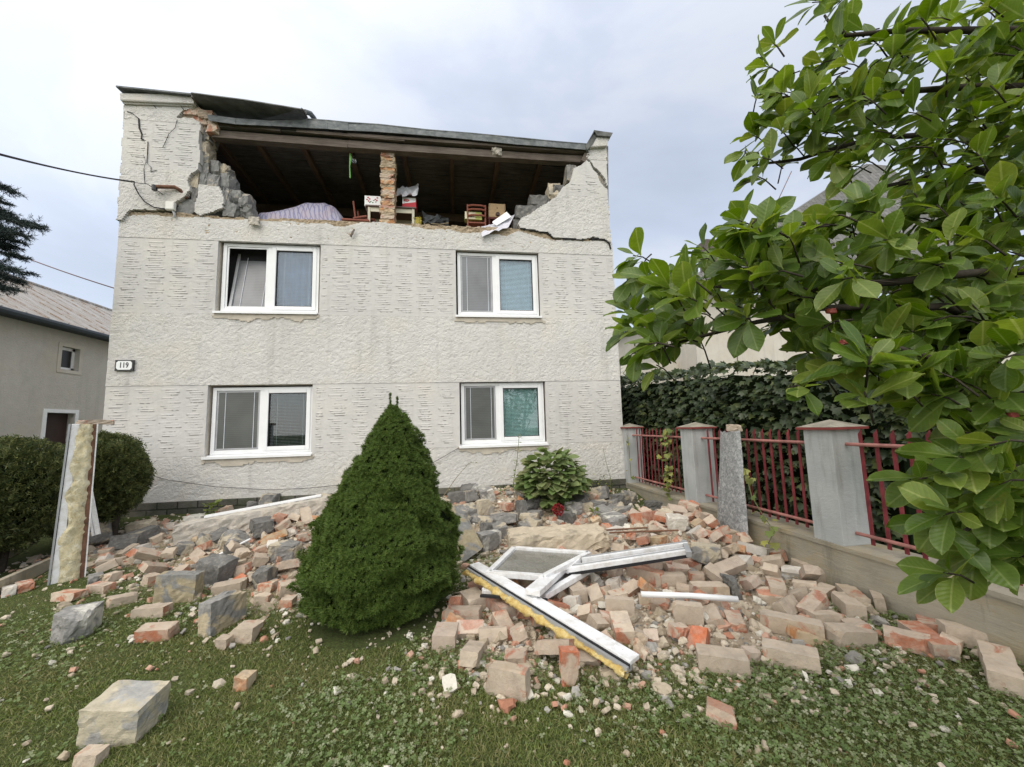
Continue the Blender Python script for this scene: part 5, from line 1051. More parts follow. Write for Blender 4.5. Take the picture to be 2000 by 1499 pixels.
for cx, cy, sx, sy, n, kd, lab, grp, dz in ZONES:
    k = 0; tries = 0
    while k < n and tries < 900:
        tries += 1; x, y = cx+rnd.gauss(0, sx), cy+rnd.gauss(0, sy)
        if y > -.2 or x > FX(y)-.12 or D(x, y) < .25 or (x < 4 and y < -3.2) or math.hypot(x-5.42, y+3.75) < .72 or abs(x-cx) > 2*sx or abs(y-cy) > 2*sy: continue
        if min((x-a)**2+(y-b)**2 for a, b in placed) < (.13 if kd == 'brick' else .16)**2: continue
        placed.append((x, y)); k += 1; n0 += 1; yaw, p, rl = rnd.uniform(0, 3.14), rnd.gauss(0, .26), rnd.gauss(0, .26); z = float(H(x, y))
        if kd == 'brick':
            L = rnd.choice((.28, .25, .16, .13, .19, .11, .15)); put_brick(n0, x, y, z+.03+dz+rnd.choice((0, .02, .05, .09)), yaw, L, .13, .085, p*1.4, rl*1.4, rnd.choice('tttrrowpR'), lab, grp)
        else: put_stone(n0, x, y, z+.06+dz, yaw, rnd.uniform(.26, .42), rnd.uniform(.2, .28), rnd.uniform(.18, .26), p, rl, rnd.choice(('gt', 'dark', 'gt', 'tan', 'gw', 'dark')), lab, grp)
# chips and crumbs: countless small debris
r = np.random.default_rng(41)
ico = bmesh.new(); bmesh.ops.create_icosphere(ico, subdivisions=1, radius=1); IV = np.array([v.co[:] for v in ico.verts]); IF = np.array([[v.index for v in f.verts] for f in ico.faces]); ico.free()
def chips(name, n, smin, smax, pw, mats, pm, dens, seed, label, lift=.2, lump=False):
    r = np.random.default_rng(seed); X = np.empty(0); Yy = np.empty(0)
    while len(X) < n:
        x, y = r.uniform(.3, 9.9, n*3), r.uniform(-6.2, -.1, n*3); k = (r.random(n*3) < dens(x, y)) & (x < 9.52-.042*y) & ((x-5.42)**2+(y+3.75)**2 > .5**2); X, Yy = np.concatenate([X, x[k]]), np.concatenate([Yy, y[k]])
    X, Yy = X[:n], Yy[:n]; s = smin+(smax-smin)*r.random(n)**pw
    Vs, Fs, Ms, o = [], [], [], 0
    for t in range(14):
        sel = np.arange(n) % 14 == t; TV = IV*(1+r.normal(0, .17, IV.shape))*np.array([1.15, .85, .62]); TF = IF
        if lump: TV, TF, _ = chunk((1.15, .85, .62), seed*50+t, 6, (3, 3, 2), .05, .62, .04)
        fr = frames(np.stack([r.normal(size=sel.sum()), r.normal(size=sel.sum()), r.normal(0, .35, sel.sum())], 1), np.array([0, 0, 1.]), r.normal(0, .4, sel.sum()))
        pos = np.stack([X[sel], Yy[sel], H(X[sel], Yy[sel])+s[sel]*lift], 1)
        v, f = scatter(TV, TF, pos, fr, s[sel]); Vs.append(v); Fs.append(f+o); o += len(v); Ms.append(np.repeat(r.choice(len(mats), sel.sum(), p=pm), len(TF)))
    return tag(npmesh(name, np.concatenate(Vs), np.concatenate(Fs), mats, np.concatenate(Ms), None, (5, -3, 0)), label, None, None, 'stuff')
def chipmat(name, a, b):
    g = NT(name); c = g.mix(g.isl(), a, b); c = g.mix(g.math('MULTIPLY', g.ramp(g.noise(35, 4, .7), [(.4, 0.), (.7, 1.)]), .4), c, tuple(x*.6 for x in a)); return g.out(c, .95, g.bump(g.noise(60, 4, .7), .5, .006), .1)
CH = [chipmat('beige_chip', (.36, .30, .22), (.58, .51, .41)), chipmat('red_chip', (.42, .20, .13), (.50, .33, .25)), chipmat('grey_chip', (.22, .21, .195), (.38, .365, .335)), chipmat('white_chip', (.56, .53, .46), (.68, .65, .58))]
chips('rubble_debris', 14000, .006, .042, 3., CH, [.62, .17, .09, .12], lambda x, y: D(x, y)**1.3, 3, 'beige and red rubble crumbs covering the heaps')
chips('rubble_debris', 2600, .018, .058, 2.2, CH, [.6, .2, .12, .08], lambda x, y: D(x, y)**2, 13, 'broken brick and mortar lumps covering the heaps', .35, True)
chips('scattered_debris', 2300, .005, .022, 2.8, CH, [.72, .07, .09, .12], lambda x, y: np.clip(.04+.9*np.clip(D(x, y)*2.4, 0, 1)*(y < -3.6)+.35*np.exp(-((x-7.6)/1.3)**2-((y+5.1)/.5)**2), 0, 1)*(D(x, y) < .8), 9, 'pale mortar crumbs scattered over the grass', 1.1, True)

# ---------------------------------------------------------------- fallen frames, slabs, posts
def strip(o, a, b, off, w_, h_, m, par): pass
# standing white post with foam
b0, t0 = np.array([1.58, -2.27, -.06]), AY(150, 829, -2.27); t0 = np.array([1.60, -2.27, t0[2]])
tocam = np.array([CAM[0]-b0[0], CAM[1]-b0[1], 0]); tocam /= np.linalg.norm(tocam); rt = np.array([-tocam[1], tocam[0], 0])
po = thing('window_post', b0, 'white window frame post with old yellow foam standing upright on the lawn edge', 'window frame')
q = b0+rt*(-.115); q2 = t0+rt*(-.08)
MB().beam(q, q2, .07, .12, up=tocam).build('white_profile', M_PVC, po, bevel=.006)
MB().beam(q+rt*-.05+tocam*.02, q2+rt*-.05+tocam*.02, .018, .1, up=tocam).build('edge_strip', M_METALG, po)
n = 46; V, F = [], []
rr = np.random.default_rng(4)
for i in range(n+1):
    t = i/n; c = (b0+(t0-b0)*t); w0_ = -.095+.05*vn2(np.array(t*9.), np.array(1.), 8); w1 = .075+.012*rr.random()
    w0_ = -.115+.06*t+.075*(vn2(np.array(t*11.), np.array(3.), 8)-.5)
    for j in range(7):
        s = j/6; V.append(c+rt*(w0_+(w1-w0_)*s)+tocam*(.02+.045*math.sin(math.pi*min(1, s*.9+.1))**.5+.04*rr.random()))
F = np.array([(i*7+j, i*7+j+1, (i+1)*7+j+1, (i+1)*7+j) for i in range(n) for j in range(6)])
npmesh('foam', V, F, [M_FOAMO], None, po, None, True)
MB().beam(b0+rt*.09, t0+rt*.075, .035, .11, up=tocam).build('brown_edge', M_RUST, po, jit=.004)
MB().beam(b0+rt*.118+tocam*.03, t0+rt*.1+tocam*.03, .012, .06, up=tocam).build('edge_strip', M_PVC, po)
V, F, _ = chunk((.16, .05, .025), 61, 3, noise=.004); tag(npmesh('brick_slip', V@rotm(.6, 0, 0).T+t0+np.array([.06, .06, .02]), F, [BM['r']]), 'red brown brick slip lying on top of the standing white post', 'brick')
ls = thing('narrow_window_frame', (1.3, -1.4, 0), 'narrow white sash with dark edge leaning behind the standing white post', 'window frame')
yy = -1.5
MB().beam(AY(170, 925, yy), AY(192, 1044, yy), .02, .05).build('rail', M_PVC, ls); MB().beam(AY(168, 930, yy+.02), AY(186, 1046, yy+.02), .07, .03).build('rail', M_PVC, ls); MB().hexa([AY(168, 940, yy+.04), AY(172, 935, yy+.04), AY(190, 1040, yy+.04), AY(168, 1040, yy+.04)], (0, .01, 0)).build('panel', M_BLACK, ls)
# foam edged long frame
A, B = AZ(926, 1103, .24), AZ(1240, 1290, .075); d, sd, up = frame(B-A)
fa = thing('window_frame', A, 'long white window frame side with orange foam edge lying across the rubble', 'window frame')
MB().beam(A, B, .115, .03).build('white_face', M_PVC, fa, bevel=.005); MB().beam(A-up*.03+sd*.06, B-up*.03+sd*.06, .06, .035).build('grey_channel', M_METALG, fa); MB().beam(A-up*.015+sd*.062, B-up*.015+sd*.062, .014, .03).build('black_seal', M_GASKET, fa)
n = 90; P = []
V, F = [], []
for i in range(n+1):
    t = i/n; c = A+(B-A)*t*1.0-up*.05+sd*.095
    rad = .020+.020*vn2(np.array(t*26.), np.array(2.), 3)*(1.5 if .1 < t < .75 else 1)
    for j in range(8):
        a = j/8*2*math.pi; V.append(c+sd*(rad*1.1*math.cos(a))+up*(rad*.8*math.sin(a))+rr.normal(0, .005, 3))
F = np.array([(i*8+j, i*8+(j+1) % 8, (i+1)*8+(j+1) % 8, (i+1)*8+j) for i in range(n) for j in range(8)])
npmesh('foam', V, F, [M_FOAM], None, fa, None, True)
for t in (.13, .30, .48, .93): c = A+(B-A)*t+up*.017-sd*.005; MB().beam(c-d*.03, c+d*.03, .018, .008).build('drain_cap', M_PVCC, fa, bevel=.002)
# glazing bar lying across
a, b = AZ(1040, 1158, .22), AY(1149, 1064, -2.85); gb = thing('glazing_bar', a, 'short white glazing bar lying obliquely across the fallen sash', 'window frame')
MB().beam(a, b, .135, .05).build('white_face', M_PVC, gb, bevel=.006); d2_, s2_, u2_ = frame(b-a); MB().beam(a-u2_*.055+s2_*.015, b-u2_*.055+s2_*.015, .05, .06).build('web', M_METALG, gb); MB().beam(a-u2_*.09, b-u2_*.09, .09, .012).build('rear_flange', M_PVC, gb)
# sash with glass
z = .22; q = [AZ(1004, 1072, z), AZ(1150, 1082, z), AZ(1062, 1128, z), AZ(955, 1120, z)]
ss = thing('glazed_window', q[3], 'white window sash with its glass still in, flat under the glazing bar', 'window sash')
mb = MB()
for i in range(4): mb.beam(q[i], q[(i+1) % 4], .055, .05)
mb.build('frame', M_PVC, ss, bevel=.005); MB().hexa([p-np.array([0, 0, .012]) for p in q], (0, 0, .008)).build('pane', M_DUSTG, ss)
q2 = [p-np.array([0, 0, .10])+np.array([-.05, -.16, 0]) for p in q]; s3 = thing('glazed_window', q2[3], 'second white sash lying tilted underneath the glazed one', 'window frame'); mb = MB()
for i in range(4): mb.beam(q2[i], q2[(i+1) % 4], .07, .05)
mb.build('frame', M_PVC, s3, bevel=.005); MB().beam(q2[3]+np.array([-.05, -.1, .01]), q2[2]+np.array([.02, -.1, .01]), .03, .02).build('black_seal', M_GASKET, s3)
# frame running to the dark stone
fr = thing('window_frame', AZ(1230, 1100, .2), 'white window frame of two rails reaching the blue grey stone', 'window frame')
for (p, q_, w_, z0_, z1_) in (((1108, 1112), (1344, 1076), .09, .18, .30), ((1136, 1094), (1342, 1063), .05, .22, .33)):
    a, b = AZ(*p, z0_), AZ(*q_, z1_); MB().beam(a, b, w_, .05).build('rail', M_PVC, fr, bevel=.005); dd, s_, u_ = frame(b-a); MB().beam(a+u_*.026, b+u_*.026, .02, .012).build('groove_seal', M_METALG, fr); MB().beam(a-u_*.035+s_*w_*.45, b-u_*.035+s_*w_*.45, .02, .03).build('black_seal', M_GASKET, fr)
a, b = AZ(1336, 1060, .33), AZ(1346, 1084, .29); MB().beam(a, b, .05, .06).build('corner_piece', M_METALG, fr, bevel=.004)
a, b = AZ(1105, 1115, .18), AZ(1130, 1095, .22); MB().beam(a, b, .05, .05).build('rail', M_PVC, fr)
tag(MB().tube([AZ(1252, 1161, .11), AZ(1348, 1164, .11), AZ(1441, 1171, .10)], .024, 10).build('white_pole', M_PVCC, smooth=True), 'white round plastic pole lying on the bricks below the window frames', 'pole')
tag(MB().tube([AZ(362, 1116, .0), AZ(425, 1085, .17), AZ(489, 1053, .33)], .012, 8).build('white_rod', M_PVCC, smooth=True), 'thin white rod slanting up the left heap', 'rod')
for k, (p, q_) in enumerate((((1180, 1036), (1334, 1027)), ((1190, 1041), (1325, 1036)))): tag(MB().tube([AZ(*p, .26), AZ(*q_, .30)], .011, 6).build('rusty_rod', M_RUST), ('upper' if k == 0 else 'lower')+' of two rusty iron rods lying behind the fallen frames', 'rod')
# concrete lintel with the white strip
a, b = AH(345, 1042, .15), AY(642, 984, -.62)
li = thing('concrete_lintel', a, 'long pale rendered concrete lintel fallen slantwise against the plinth', 'lintel'); L = np.linalg.norm(b-a); dd, s_, u_ = frame(b-a)
V, F, fc = chunk((L/2, .20, .13), 71, 4, (26, 6, 5), .010, .8); Rm = np.stack([dd, -s_, u_], 1); npmesh('beam', V@Rm.T+(a+b)/2, F, [M_LINTEL], None, li)
a2, b2 = a+(b-a)*.16+u_*.15-s_*.10, a+(b-a)*.95+u_*.15-s_*.08; tag(MB().beam(a2, b2, .13, .03).build('plastic_strip', M_PVCC, bevel=.004), 'long clean white plastic strip lying on the concrete lintel', 'strip')
# pale slab in the middle, tilted slab behind the spruce
a, b = AZ(992, 1046, .30), AZ(1180, 1036, .30); sb_ = thing('stone_slab', (a+b)/2, 'big pale rough stone slab lying behind the glazed sash', 'slab'); dd, s_, u_ = frame(b-a); L = np.linalg.norm(b-a)
V, F, fc = chunk((L/2, .24, .11), 73, 3, (18, 8, 5), .010, .85); npmesh('slab', V@np.stack([dd, -s_, u_], 1).T+(a+b)/2-u_*.08, F, [M_SLABT], None, sb_)
q = [AY(876, 985, -2.35), AY(908, 1012, -2.35), AY(938, 1078, -2.75), AY(930, 1118, -2.9), ]
tag(MB().hexa([AY(868, 985, -2.2), AY(906, 1008, -2.3), AY(940, 1075, -2.75), AY(880, 1118, -2.85)], (.03, .09, .02)).build('stone_slab', SM['slab'], bevel=.012, jit=.006), 'smooth grey stone slab leaning behind the right flank of the spruce', 'slab')
# kerb stones by the yews
for p, q_, lab in (((-30, 1160), (104, 1100), 'weathered concrete kerb at the left edge below the yew'), ((14, 1088), (108, 1052), 'short pale kerb stone under the trimmed yew')):
    a, b = AZ(*p, .04), AZ(*q_, .04); tag(MB().beam(a, b, .07, .16).build('kerb_stone', M_FWALL, bevel=.01, jit=.004), lab, 'kerb')
# ---------------------------------------------------------------- plants
UP = np.array([0, 0, 1.])
def rows(n): return np.random.default_rng(n)
BLADE = (np.array([(0, -.5, 0), (0, .5, 0), (.55, .38, .10), (.55, -.38, .10), (1, .02, .0), (1, -.02, .0)]), np.array([(0, 1, 2, 3), (3, 2, 4, 5)]))
OVATE = (np.array([(0, 0, 0), (.18, .17, .03), (.45, .27, .05), (.72, .20, .03), (1, 0, -.06), (.72, -.20, .03), (.45, -.27, .05), (.18, -.17, .03), (.25, 0, -.015), (.5, 0, -.015), (.75, 0, -.02)]),
    np.array([(0, 8, 1, 1), (8, 9, 2, 1), (9, 10, 3, 2), (10, 4, 3, 3), (0, 7, 8, 8), (8, 7, 6, 9), (9, 6, 5, 10), (10, 5, 4, 4)]))
def tri4(F): return F
def leaves(name, T, pos, B, s, m, parent, smooth=True):
    TV, TF = T; V, F = scatter(TV, TF, pos, B, s)
    a = F.reshape(-1, 4); t = a[a[:, 2] == a[:, 3]][:, :3]; q = a[a[:, 2] != a[:, 3]]
    tri = np.concatenate([t, q[:, [0, 1, 2]], q[:, [0, 2, 3]]])
    return npmesh(name, V, tri, [m], None, parent, None if parent is not None else (float(pos[:, 0].mean()), float(pos[:, 1].mean()), float(pos[:, 2].min())), smooth)

# dwarf spruce in the middle of the lawn
SC = np.array([5.44, -3.75]); sp = thing('dwarf_spruce', (SC[0], SC[1], -.05), 'dense dark green cone shaped dwarf spruce on the lawn before the house', 'conifer')
zp = np.array([-.02, .08, .21, .33, .46, .61, .82, 1.03, 1.27, 1.42, 1.56, 1.77, 1.86])
rl_ = np.array([.50, .66, .755, .77, .745, .675, .585, .49, .345, .275, .195, .075, .02])*1.0
rr_ = np.array([.44, .56, .62, .655, .695, .665, .575, .45, .40, .315, .285, .14, .02])*1.0
def sprad(z, th):
    c = np.cos(th); a, b = np.interp(z, zp, rr_), np.interp(z, zp, rl_); r = a*(.5+.5*c)+b*(.5-.5*c)
    l = vn2(th/(2*np.pi)*9+20, z*4.2+3, 61)*.55+vn2(th/(2*np.pi)*20+20, z*9, 62)*.45
    l2 = vn2(th/(2*np.pi)*30+5, z*13+th*.8, 63); l3 = 1-np.abs(2*vn2(th/(2*np.pi)*15+2, z*6.5+th*.5, 64)-1)
    return r*(.655+.22*l+.19*l2+.18*l3)
r = rows(1); n = 30000
z = r.uniform(-.02, 1.86, n*2); th = r.uniform(0, 2*np.pi, n*2); k = r.random(n*2) < (np.interp(z, zp, rl_)+.06)/.83; z, th = z[k][:n], th[k][:n]; n = len(z)
dep = r.random(n)**2*.07; rad = np.maximum(.004, sprad(z, th)-dep)
lean = .05*np.clip(z, 0, 2)
pos = np.stack([SC[0]+rad*np.cos(th)+lean*.4, SC[1]+rad*np.sin(th), z-.0], 1)
d = np.stack([np.cos(th), np.sin(th), .55+0*th], 1)+r.normal(0, .35, (n, 3))
NEED = []
NF = []
for k in range(6):
    a = k/6*2*math.pi; dx = np.array([.8, .75*math.cos(a), .75*math.sin(a)]); sd = np.array([0, -math.sin(a), math.cos(a)])*.16; o = len(NEED)
    NEED += [sd*.8, -sd*.8, dx-sd*.3, dx+sd*.3]; NF.append((o, o+1, o+2, o+3))
NEED.append(np.array([0, .12, 0])); NEED.append(np.array([0, -.12, 0])); NEED.append(np.array([1.1, -.04, 0])); NEED.append(np.array([1.1, .04, 0])); NF.append((24, 25, 26, 27))
T_N = (np.array(NEED), np.array(NF))
leaves('crown', T_N, pos, frames(d, UP, r.uniform(0, 6, n)), .018+.016*r.random(n), M_SPR, sp, False)
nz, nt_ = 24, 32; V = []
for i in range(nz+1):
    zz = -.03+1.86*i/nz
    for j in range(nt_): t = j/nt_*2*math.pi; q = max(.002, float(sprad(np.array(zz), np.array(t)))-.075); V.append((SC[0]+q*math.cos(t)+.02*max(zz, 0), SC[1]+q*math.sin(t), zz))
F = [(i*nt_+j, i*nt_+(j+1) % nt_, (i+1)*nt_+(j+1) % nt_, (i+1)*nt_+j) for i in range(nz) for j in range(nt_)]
npmesh('shade_core', V, F, [M_CORE], None, sp, None, True)  # solid hull added to block light inside the crown
MB().tube([(SC[0], SC[1], -.08), (SC[0], SC[1], .3)], [.06, .045], 8).build('trunk', M_BARK, sp)
for px, py0, py1 in ((762, 800, 769), (776, 806, 775)):
    p0, p1 = AY(px, py0, -3.75), AY(px, py1, -3.75); m_ = 90; t = r.random(m_); pp = p0+(p1-p0)*t[:, None]; a = r.uniform(0, 6.28, m_)
    leaves('leader', T_N, pp, frames(np.stack([np.cos(a), np.sin(a), 1+0*a], 1), UP, a), np.full(m_, .017), M_SPR, sp, False)

# trimmed yews at the left
def ellip(n, r, cs):
    P, Nn = [], []
    tot = sum(c[3]*c[4] for c in cs)
    for cx, cy, cz, ax, az, ay in cs:
        k = int(n*ax*az/tot); v = r.normal(0, 1, (k, 3)); v /= np.linalg.norm(v, axis=1, keepdims=True); q = 1-.24*r.random(k)**2
        p = v*np.array([ax, ay, az])*(q*(.86+.22*vn2(v[:, 0]*4+9, v[:, 2]*4+v[:, 1]*3+9, 33)))[:, None]+np.array([cx, cy, cz]); P.append(p); Nn.append(v)
    return np.concatenate(P), np.concatenate(Nn)
SPRIG = (np.array([(0, -.06, 0), (0, .06, 0), (1, .02, 0), (1, -.02, 0), (.25, 0, 0), (.55, .45, .05), (.65, .38, .05), (.42, .02, 0), (.25, 0, 0), (.55, -.45, .05), (.65, -.38, .05), (.42, -.02, 0), (.6, 0, 0), (.9, .35, .05), (.97, .28, .05), (.74, 0, 0), (.6, 0, 0), (.9, -.35, .05), (.97, -.28, .05), (.74, 0, 0)]), np.array([(0, 1, 2, 3), (4, 5, 6, 7), (8, 11, 10, 9), (12, 13, 14, 15), (16, 19, 18, 17)]))
def yew(loc, cs, n, label, zcap, seed):
    r = rows(seed); t = thing('yew_bush', loc, label, 'bush', 'trimmed yews')
    P, Nn = ellip(n, r, cs); k = (P[:, 2] < zcap+.03*r.random(len(P))) & (P[:, 2] > .02); P, Nn = P[k], Nn[k]
    d = Nn*.7+UP*.6+r.normal(0, .45, P.shape)
    leaves('foliage', SPRIG, P, frames(d, UP, r.uniform(0, 6, len(P))), .055+.05*r.random(len(P)), M_YEW, t, False)
    mb = MB()
    for cx, cy, cz, ax, az, ay in cs: mb.tube([(cx, cy, -.05), (cx+.05, cy, cz*.6), (cx, cy, min(cz+az*.5, zcap-.2))], [.06, .05, .02], 7)
    mb.build('trunk', M_BARK, t)
    V, F, o = [], [], 0
    for cx, cy, cz, ax, az, ay in cs:
        v = IV*np.array([ax, ay, az])*.74; v[:, 2] = np.clip(v[:, 2]+cz, .12, zcap-.12); V.append(v+np.array([cx, cy, 0])); F.append(IF+o); o += len(v)
    npmesh('shade_core', np.concatenate(V), np.concatenate(F), [M_CORE], None, t)  # added dark hulls keep light out of the bush
yew((.75, -1.0, 0), [(.80, -1.0, 1.02, .56, .68, .55), (1.02, -1.0, 1.05, .34, .50, .4), (.55, -.95, .75, .45, .62, .45)], 15000, 'rounded dark yew bush between the white post and the house corner', 1.72, 21)
yew((.2, -2.0, 0), [(.45, -1.85, .95, .55, .72, .6), (-.05, -1.9, .95, .7, .78, .6), (.2, -2.25, .80, .6, .75, .4), (-.7, -2.0, .9, .7, .8, .6)], 26000, 'flat topped dark yew hedge at the left picture edge', 1.63, 22)

# blue spruce reaching in from the left
bs = thing('blue_spruce', (-2.2, -.6, -.05), 'dark blue spruce whose drooping branch tips show at the upper left', 'conifer'); r = rows(31)
MB().tube([(-2.2, -.6, -.1), (-2.2, -.6, 4), (-2.2, -.6, 8.2)], [.16, .11, .02], 8).build('trunk', M_BARK, bs)
P, Dr = [], []; mbb = MB()
tips = [AY(84, 440, -.8), AY(66, 437, -1.0), AY(28, 371, -.7), AY(52, 455, -1.1), AY(48, 500, -.9), AY(56, 528, -.8), AY(30, 560, -1.), AY(20, 415, -.6), AY(36, 480, -.7), AY(10, 390, -.9), AY(20, 520, -1.2), AY(8, 450, -1.2), AY(-30, 480, -.9), AY(30, 450, -.8), AY(40, 545, -.8), AY(16, 480, -.8), AY(8, 560, -.8), AY(44, 470, -.8), AY(5, 535, -1.)]
for tp in tips:
    st_ = np.array([-2.2, -.6, tp[2]+.25+.2*r.random()]); L = np.linalg.norm(tp-st_); n = 9; pts = [st_+(tp-st_)*t+np.array([0, 0, .14*math.sin(t*3.1)*(1-t)-.05*t]) for t in np.linspace(0, 1, n)]; mbb.tube(pts, list(np.linspace(.025, .006, n)), 5)
    for k in range(95):
        t = .15+.85*r.random()**.8; c = st_+(tp-st_)*t+np.array([0, 0, .14*math.sin(t*3.1)*(1-t)-.05*t]); dv = (tp-st_)/L+r.normal(0, .55, 3)*np.array([1, 1, .5]); dv /= np.linalg.norm(dv); sl_ = .10+.20*(1-t)+.06*r.random()
        u = r.random(26)[:, None]; pp = c+dv*sl_*u; a = r.normal(0, 1, (26, 3)); P.append(pp); Dr.append(dv*.7+a*.6)
for k in range(46):                                       # the rest of the crown, seen only from the side
    zz = 4.7+3.3*k/45; a = k*2.4; Lb = 1.5*(1-(zz-2)/6.4)+.2; tp = np.array([-2.2+Lb*math.cos(a)*.8-.3, -.6+Lb*math.sin(a), zz-.25]); st_ = np.array([-2.2, -.6, zz]); mbb.tube([st_, tp], [.02, .006], 5)
    for q in range(34):
        t = .1+.9*r.random(); c = st_+(tp-st_)*t; dv = (tp-st_)/np.linalg.norm(tp-st_)+r.normal(0, .55, 3)*np.array([1, 1, .5]); dv /= np.linalg.norm(dv); u = r.random(18)[:, None]; P.append(c+dv*(.1+.2*(1-t))*u); Dr.append(dv*.7+r.normal(0, 1, (18, 3))*.6)
mbb.build('branch', M_BARK, bs)
P, Dr = np.concatenate(P), np.concatenate(Dr); NEEDLE = (np.array([(0, -.07, 0), (0, .07, 0), (1, .03, 0), (1, -.03, 0)]), np.array([(0, 1, 2, 3)]))
leaves('needles', NEEDLE, P, frames(Dr, UP, r.uniform(0, 6, len(P))), .042+.016*r.random(len(P)), M_BLUE, bs, False)

# ivy hedge behind the fence
LOBE = (np.array([(0, 0, 0), (-.06, .22, -.03), (.05, .52, -.08), (.30, .36, .01), (.62, .46, -.07), (.62, .20, .02), (1, 0, -.10), (.62, -.20, .02), (.62, -.46, -.07), (.30, -.36, .01), (.05, -.52, -.08), (-.06, -.22, -.03), (.35, 0, .05)]), np.array([(12, 0, 1, 1), (12, 1, 2, 2), (12, 2, 3, 3), (12, 3, 4, 4), (12, 4, 5, 5), (12, 5, 6, 6), (12, 6, 7, 7), (12, 7, 8, 8), (12, 8, 9, 9), (12, 9, 10, 10), (12, 10, 11, 11), (12, 11, 0, 0)]))
iv = thing('ivy_hedge', (10.6, -1.5, 0), 'dark leafy ivy hedge rising behind the red fence', 'hedge'); r = rows(41); n = 5600
y = r.uniform(-5.6, 3.0, n); top = np.interp(y, [-5.6, -4.4, -3.2, -1.9, 1.4, 3], [1.85, 2.0, 2.34, 2.48, 2.68, 2.8])+.16*(vn2(y*2.2, 0*y, 44)-.4)
low = np.where(y < -4.3, 1.15+.25*vn2(y*3, 0*y, 47), .0)
k = r.random(n); tp_ = r.random(n) < .16; z = np.where(tp_, top-.03*k, low+(top-low)*k); dx = np.where(tp_, r.random(n)*.7, .14*vn2(y*3, z*3, 45)+.12*(z-top)**2*.15+.10*r.random(n))
x = FX(y, .62)+dx-.10*np.clip((z-1.2), 0, 1)
d = np.stack([-.75+0*z, -.25+0*z, -.55+0*z], 1)+r.normal(0, .38, (n, 3)); d[tp_] = np.stack([-.8+0*z[tp_], r.normal(0, .5, tp_.sum()), .3+r.normal(0, .3, tp_.sum())], 1)
up_ = np.stack([-.6+0*z, -.35+0*z, .75+0*z], 1)+r.normal(0, .25, (n, 3))
leaves('foliage', LOBE, np.stack([x, y, z], 1), frames(d, up_, r.normal(0, .3, n)), .07+.07*r.random(n), M_IVY, iv)
mb = MB()
for i in range(16): a_ = 3.0-i*.46; b_ = a_-.46; t_ = lambda q: float(np.interp(q, [-5.6, -4.4, -3.2, -1.9, 1.4, 3], [1.7, 1.85, 2.2, 2.34, 2.5, 2.6])); mb.hexa([(FX(a_, .86), a_, -.1), (FX(b_, .86), b_, -.1), (FX(b_, .86), b_, t_(b_)), (FX(a_, .86), a_, t_(a_))], (.5, 0, 0))
mb.build('shade_core', M_CORE, iv, jit=.03)  # dark block added behind the leaves, shade painted into its colour
MB().tube([(FX(-3, .8), -3, -.1), (FX(-3, .8), -3, 1.5)], .04, 6).build('trunk', M_BARK, iv)
def vine(pts, n, label, m, seed, s0=.06):
    r = rows(seed); t = thing('vine', pts[0], label, 'vine'); P = [np.array(p) for p in pts]; MB().tube(P, .005, 5).build('stem', M_STEM, t)
    u = r.random(n)*(len(P)-1); i = np.minimum(u.astype(int), len(P)-2); pp = np.array(P)[i]+(np.array(P)[i+1]-np.array(P)[i])*(u-i)[:, None]+r.normal(0, .035, (n, 3))
    d = np.array([-.7, -.4, -.6])+r.normal(0, .45, (n, 3)); leaves('foliage', LOBE, pp, frames(d, np.array([-.6, -.4, .7]), r.normal(0, .4, n)), s0+.05*r.random(n), m, t)
vine([(9.62, -1.62, .35), (9.66, -1.55, .8), (9.72, -1.45, 1.2), (9.72, -1.5, 1.5)], 46, 'leafy vine with yellowing leaves climbing the first fence panel', M_YELL, 51)
vine([(9.66, -3.35, 1.0), (9.58, -3.52, .72), (9.56, -3.7, .52), (9.55, -3.85, .40), (9.50, -3.8, .25)], 14, 'sparse yellowish vine trailing over the wall right of the metal sheet', M_YELL, 52)
vine([(9.60, -.25, .5), (9.58, -.28, 1.1), (9.59, -.22, 1.36)], 7, 'tiny vine shoot on the pillar at the house corner', M_YELL, 53, .035)

# hydrangea and weeds along the plinth
hy = thing('hydrangea', (7.75, -.95, .2), 'green hydrangea shrub with one dark red flower head among the stones', 'shrub'); r = rows(61); n = 560
v = r.normal(0, 1, (n, 3)); v[:, 2] = np.abs(v[:, 2])*.9-.15; v /= np.linalg.norm(v, axis=1, keepdims=True); q = .55+.45*r.random(n)**.5
P = v*np.array([.52, .42, .62])*q[:, None]+np.array([7.80, -.95, .52]); P[:, 2] += .03; ex = r.random(n) < .18; P[ex] = np.array([7.72, -1.12, .30])+r.normal(0, 1, (ex.sum(), 3))*np.array([.18, .1, .13])
d = np.stack([v[:, 0], v[:, 1]-.25, v[:, 2]*.25-.25], 1)+r.normal(0, .25, (n, 3)); leaves('foliage', OVATE, P, frames(d, UP, r.normal(0, .3, n)), np.stack([.17+.08*r.random(n), .25+.07*r.random(n), .17+0*P[:, 0]], 1), M_HYD, hy)
mb = MB()
for i in range(9): a = i*.7; mb.tube([(7.75, -.95, .1), (7.78+.2*math.cos(a), -.95+.2*math.sin(a), .55), (7.8+.36*math.cos(a), -.95+.3*math.sin(a), .85)], .008, 5)
mb.build('stem', M_STEM, hy)
fcn = AY(1090, 996, -1.75); n = 260; v = r.normal(0, 1, (n, 3)); v /= np.linalg.norm(v, axis=1, keepdims=True); PET = (np.array([(0, 0, 0), (.5, .45, .05), (1, 0, .1), (.5, -.45, .05)]), np.array([(0, 1, 2, 3)]))
leaves('flower_head', PET, fcn+v*.075*(.8+.3*r.random((n, 1))), frames(v+r.normal(0, .6, (n, 3)), UP, r.uniform(0, 6, n)), np.full(n, .032), M_HYDF, hy, False)
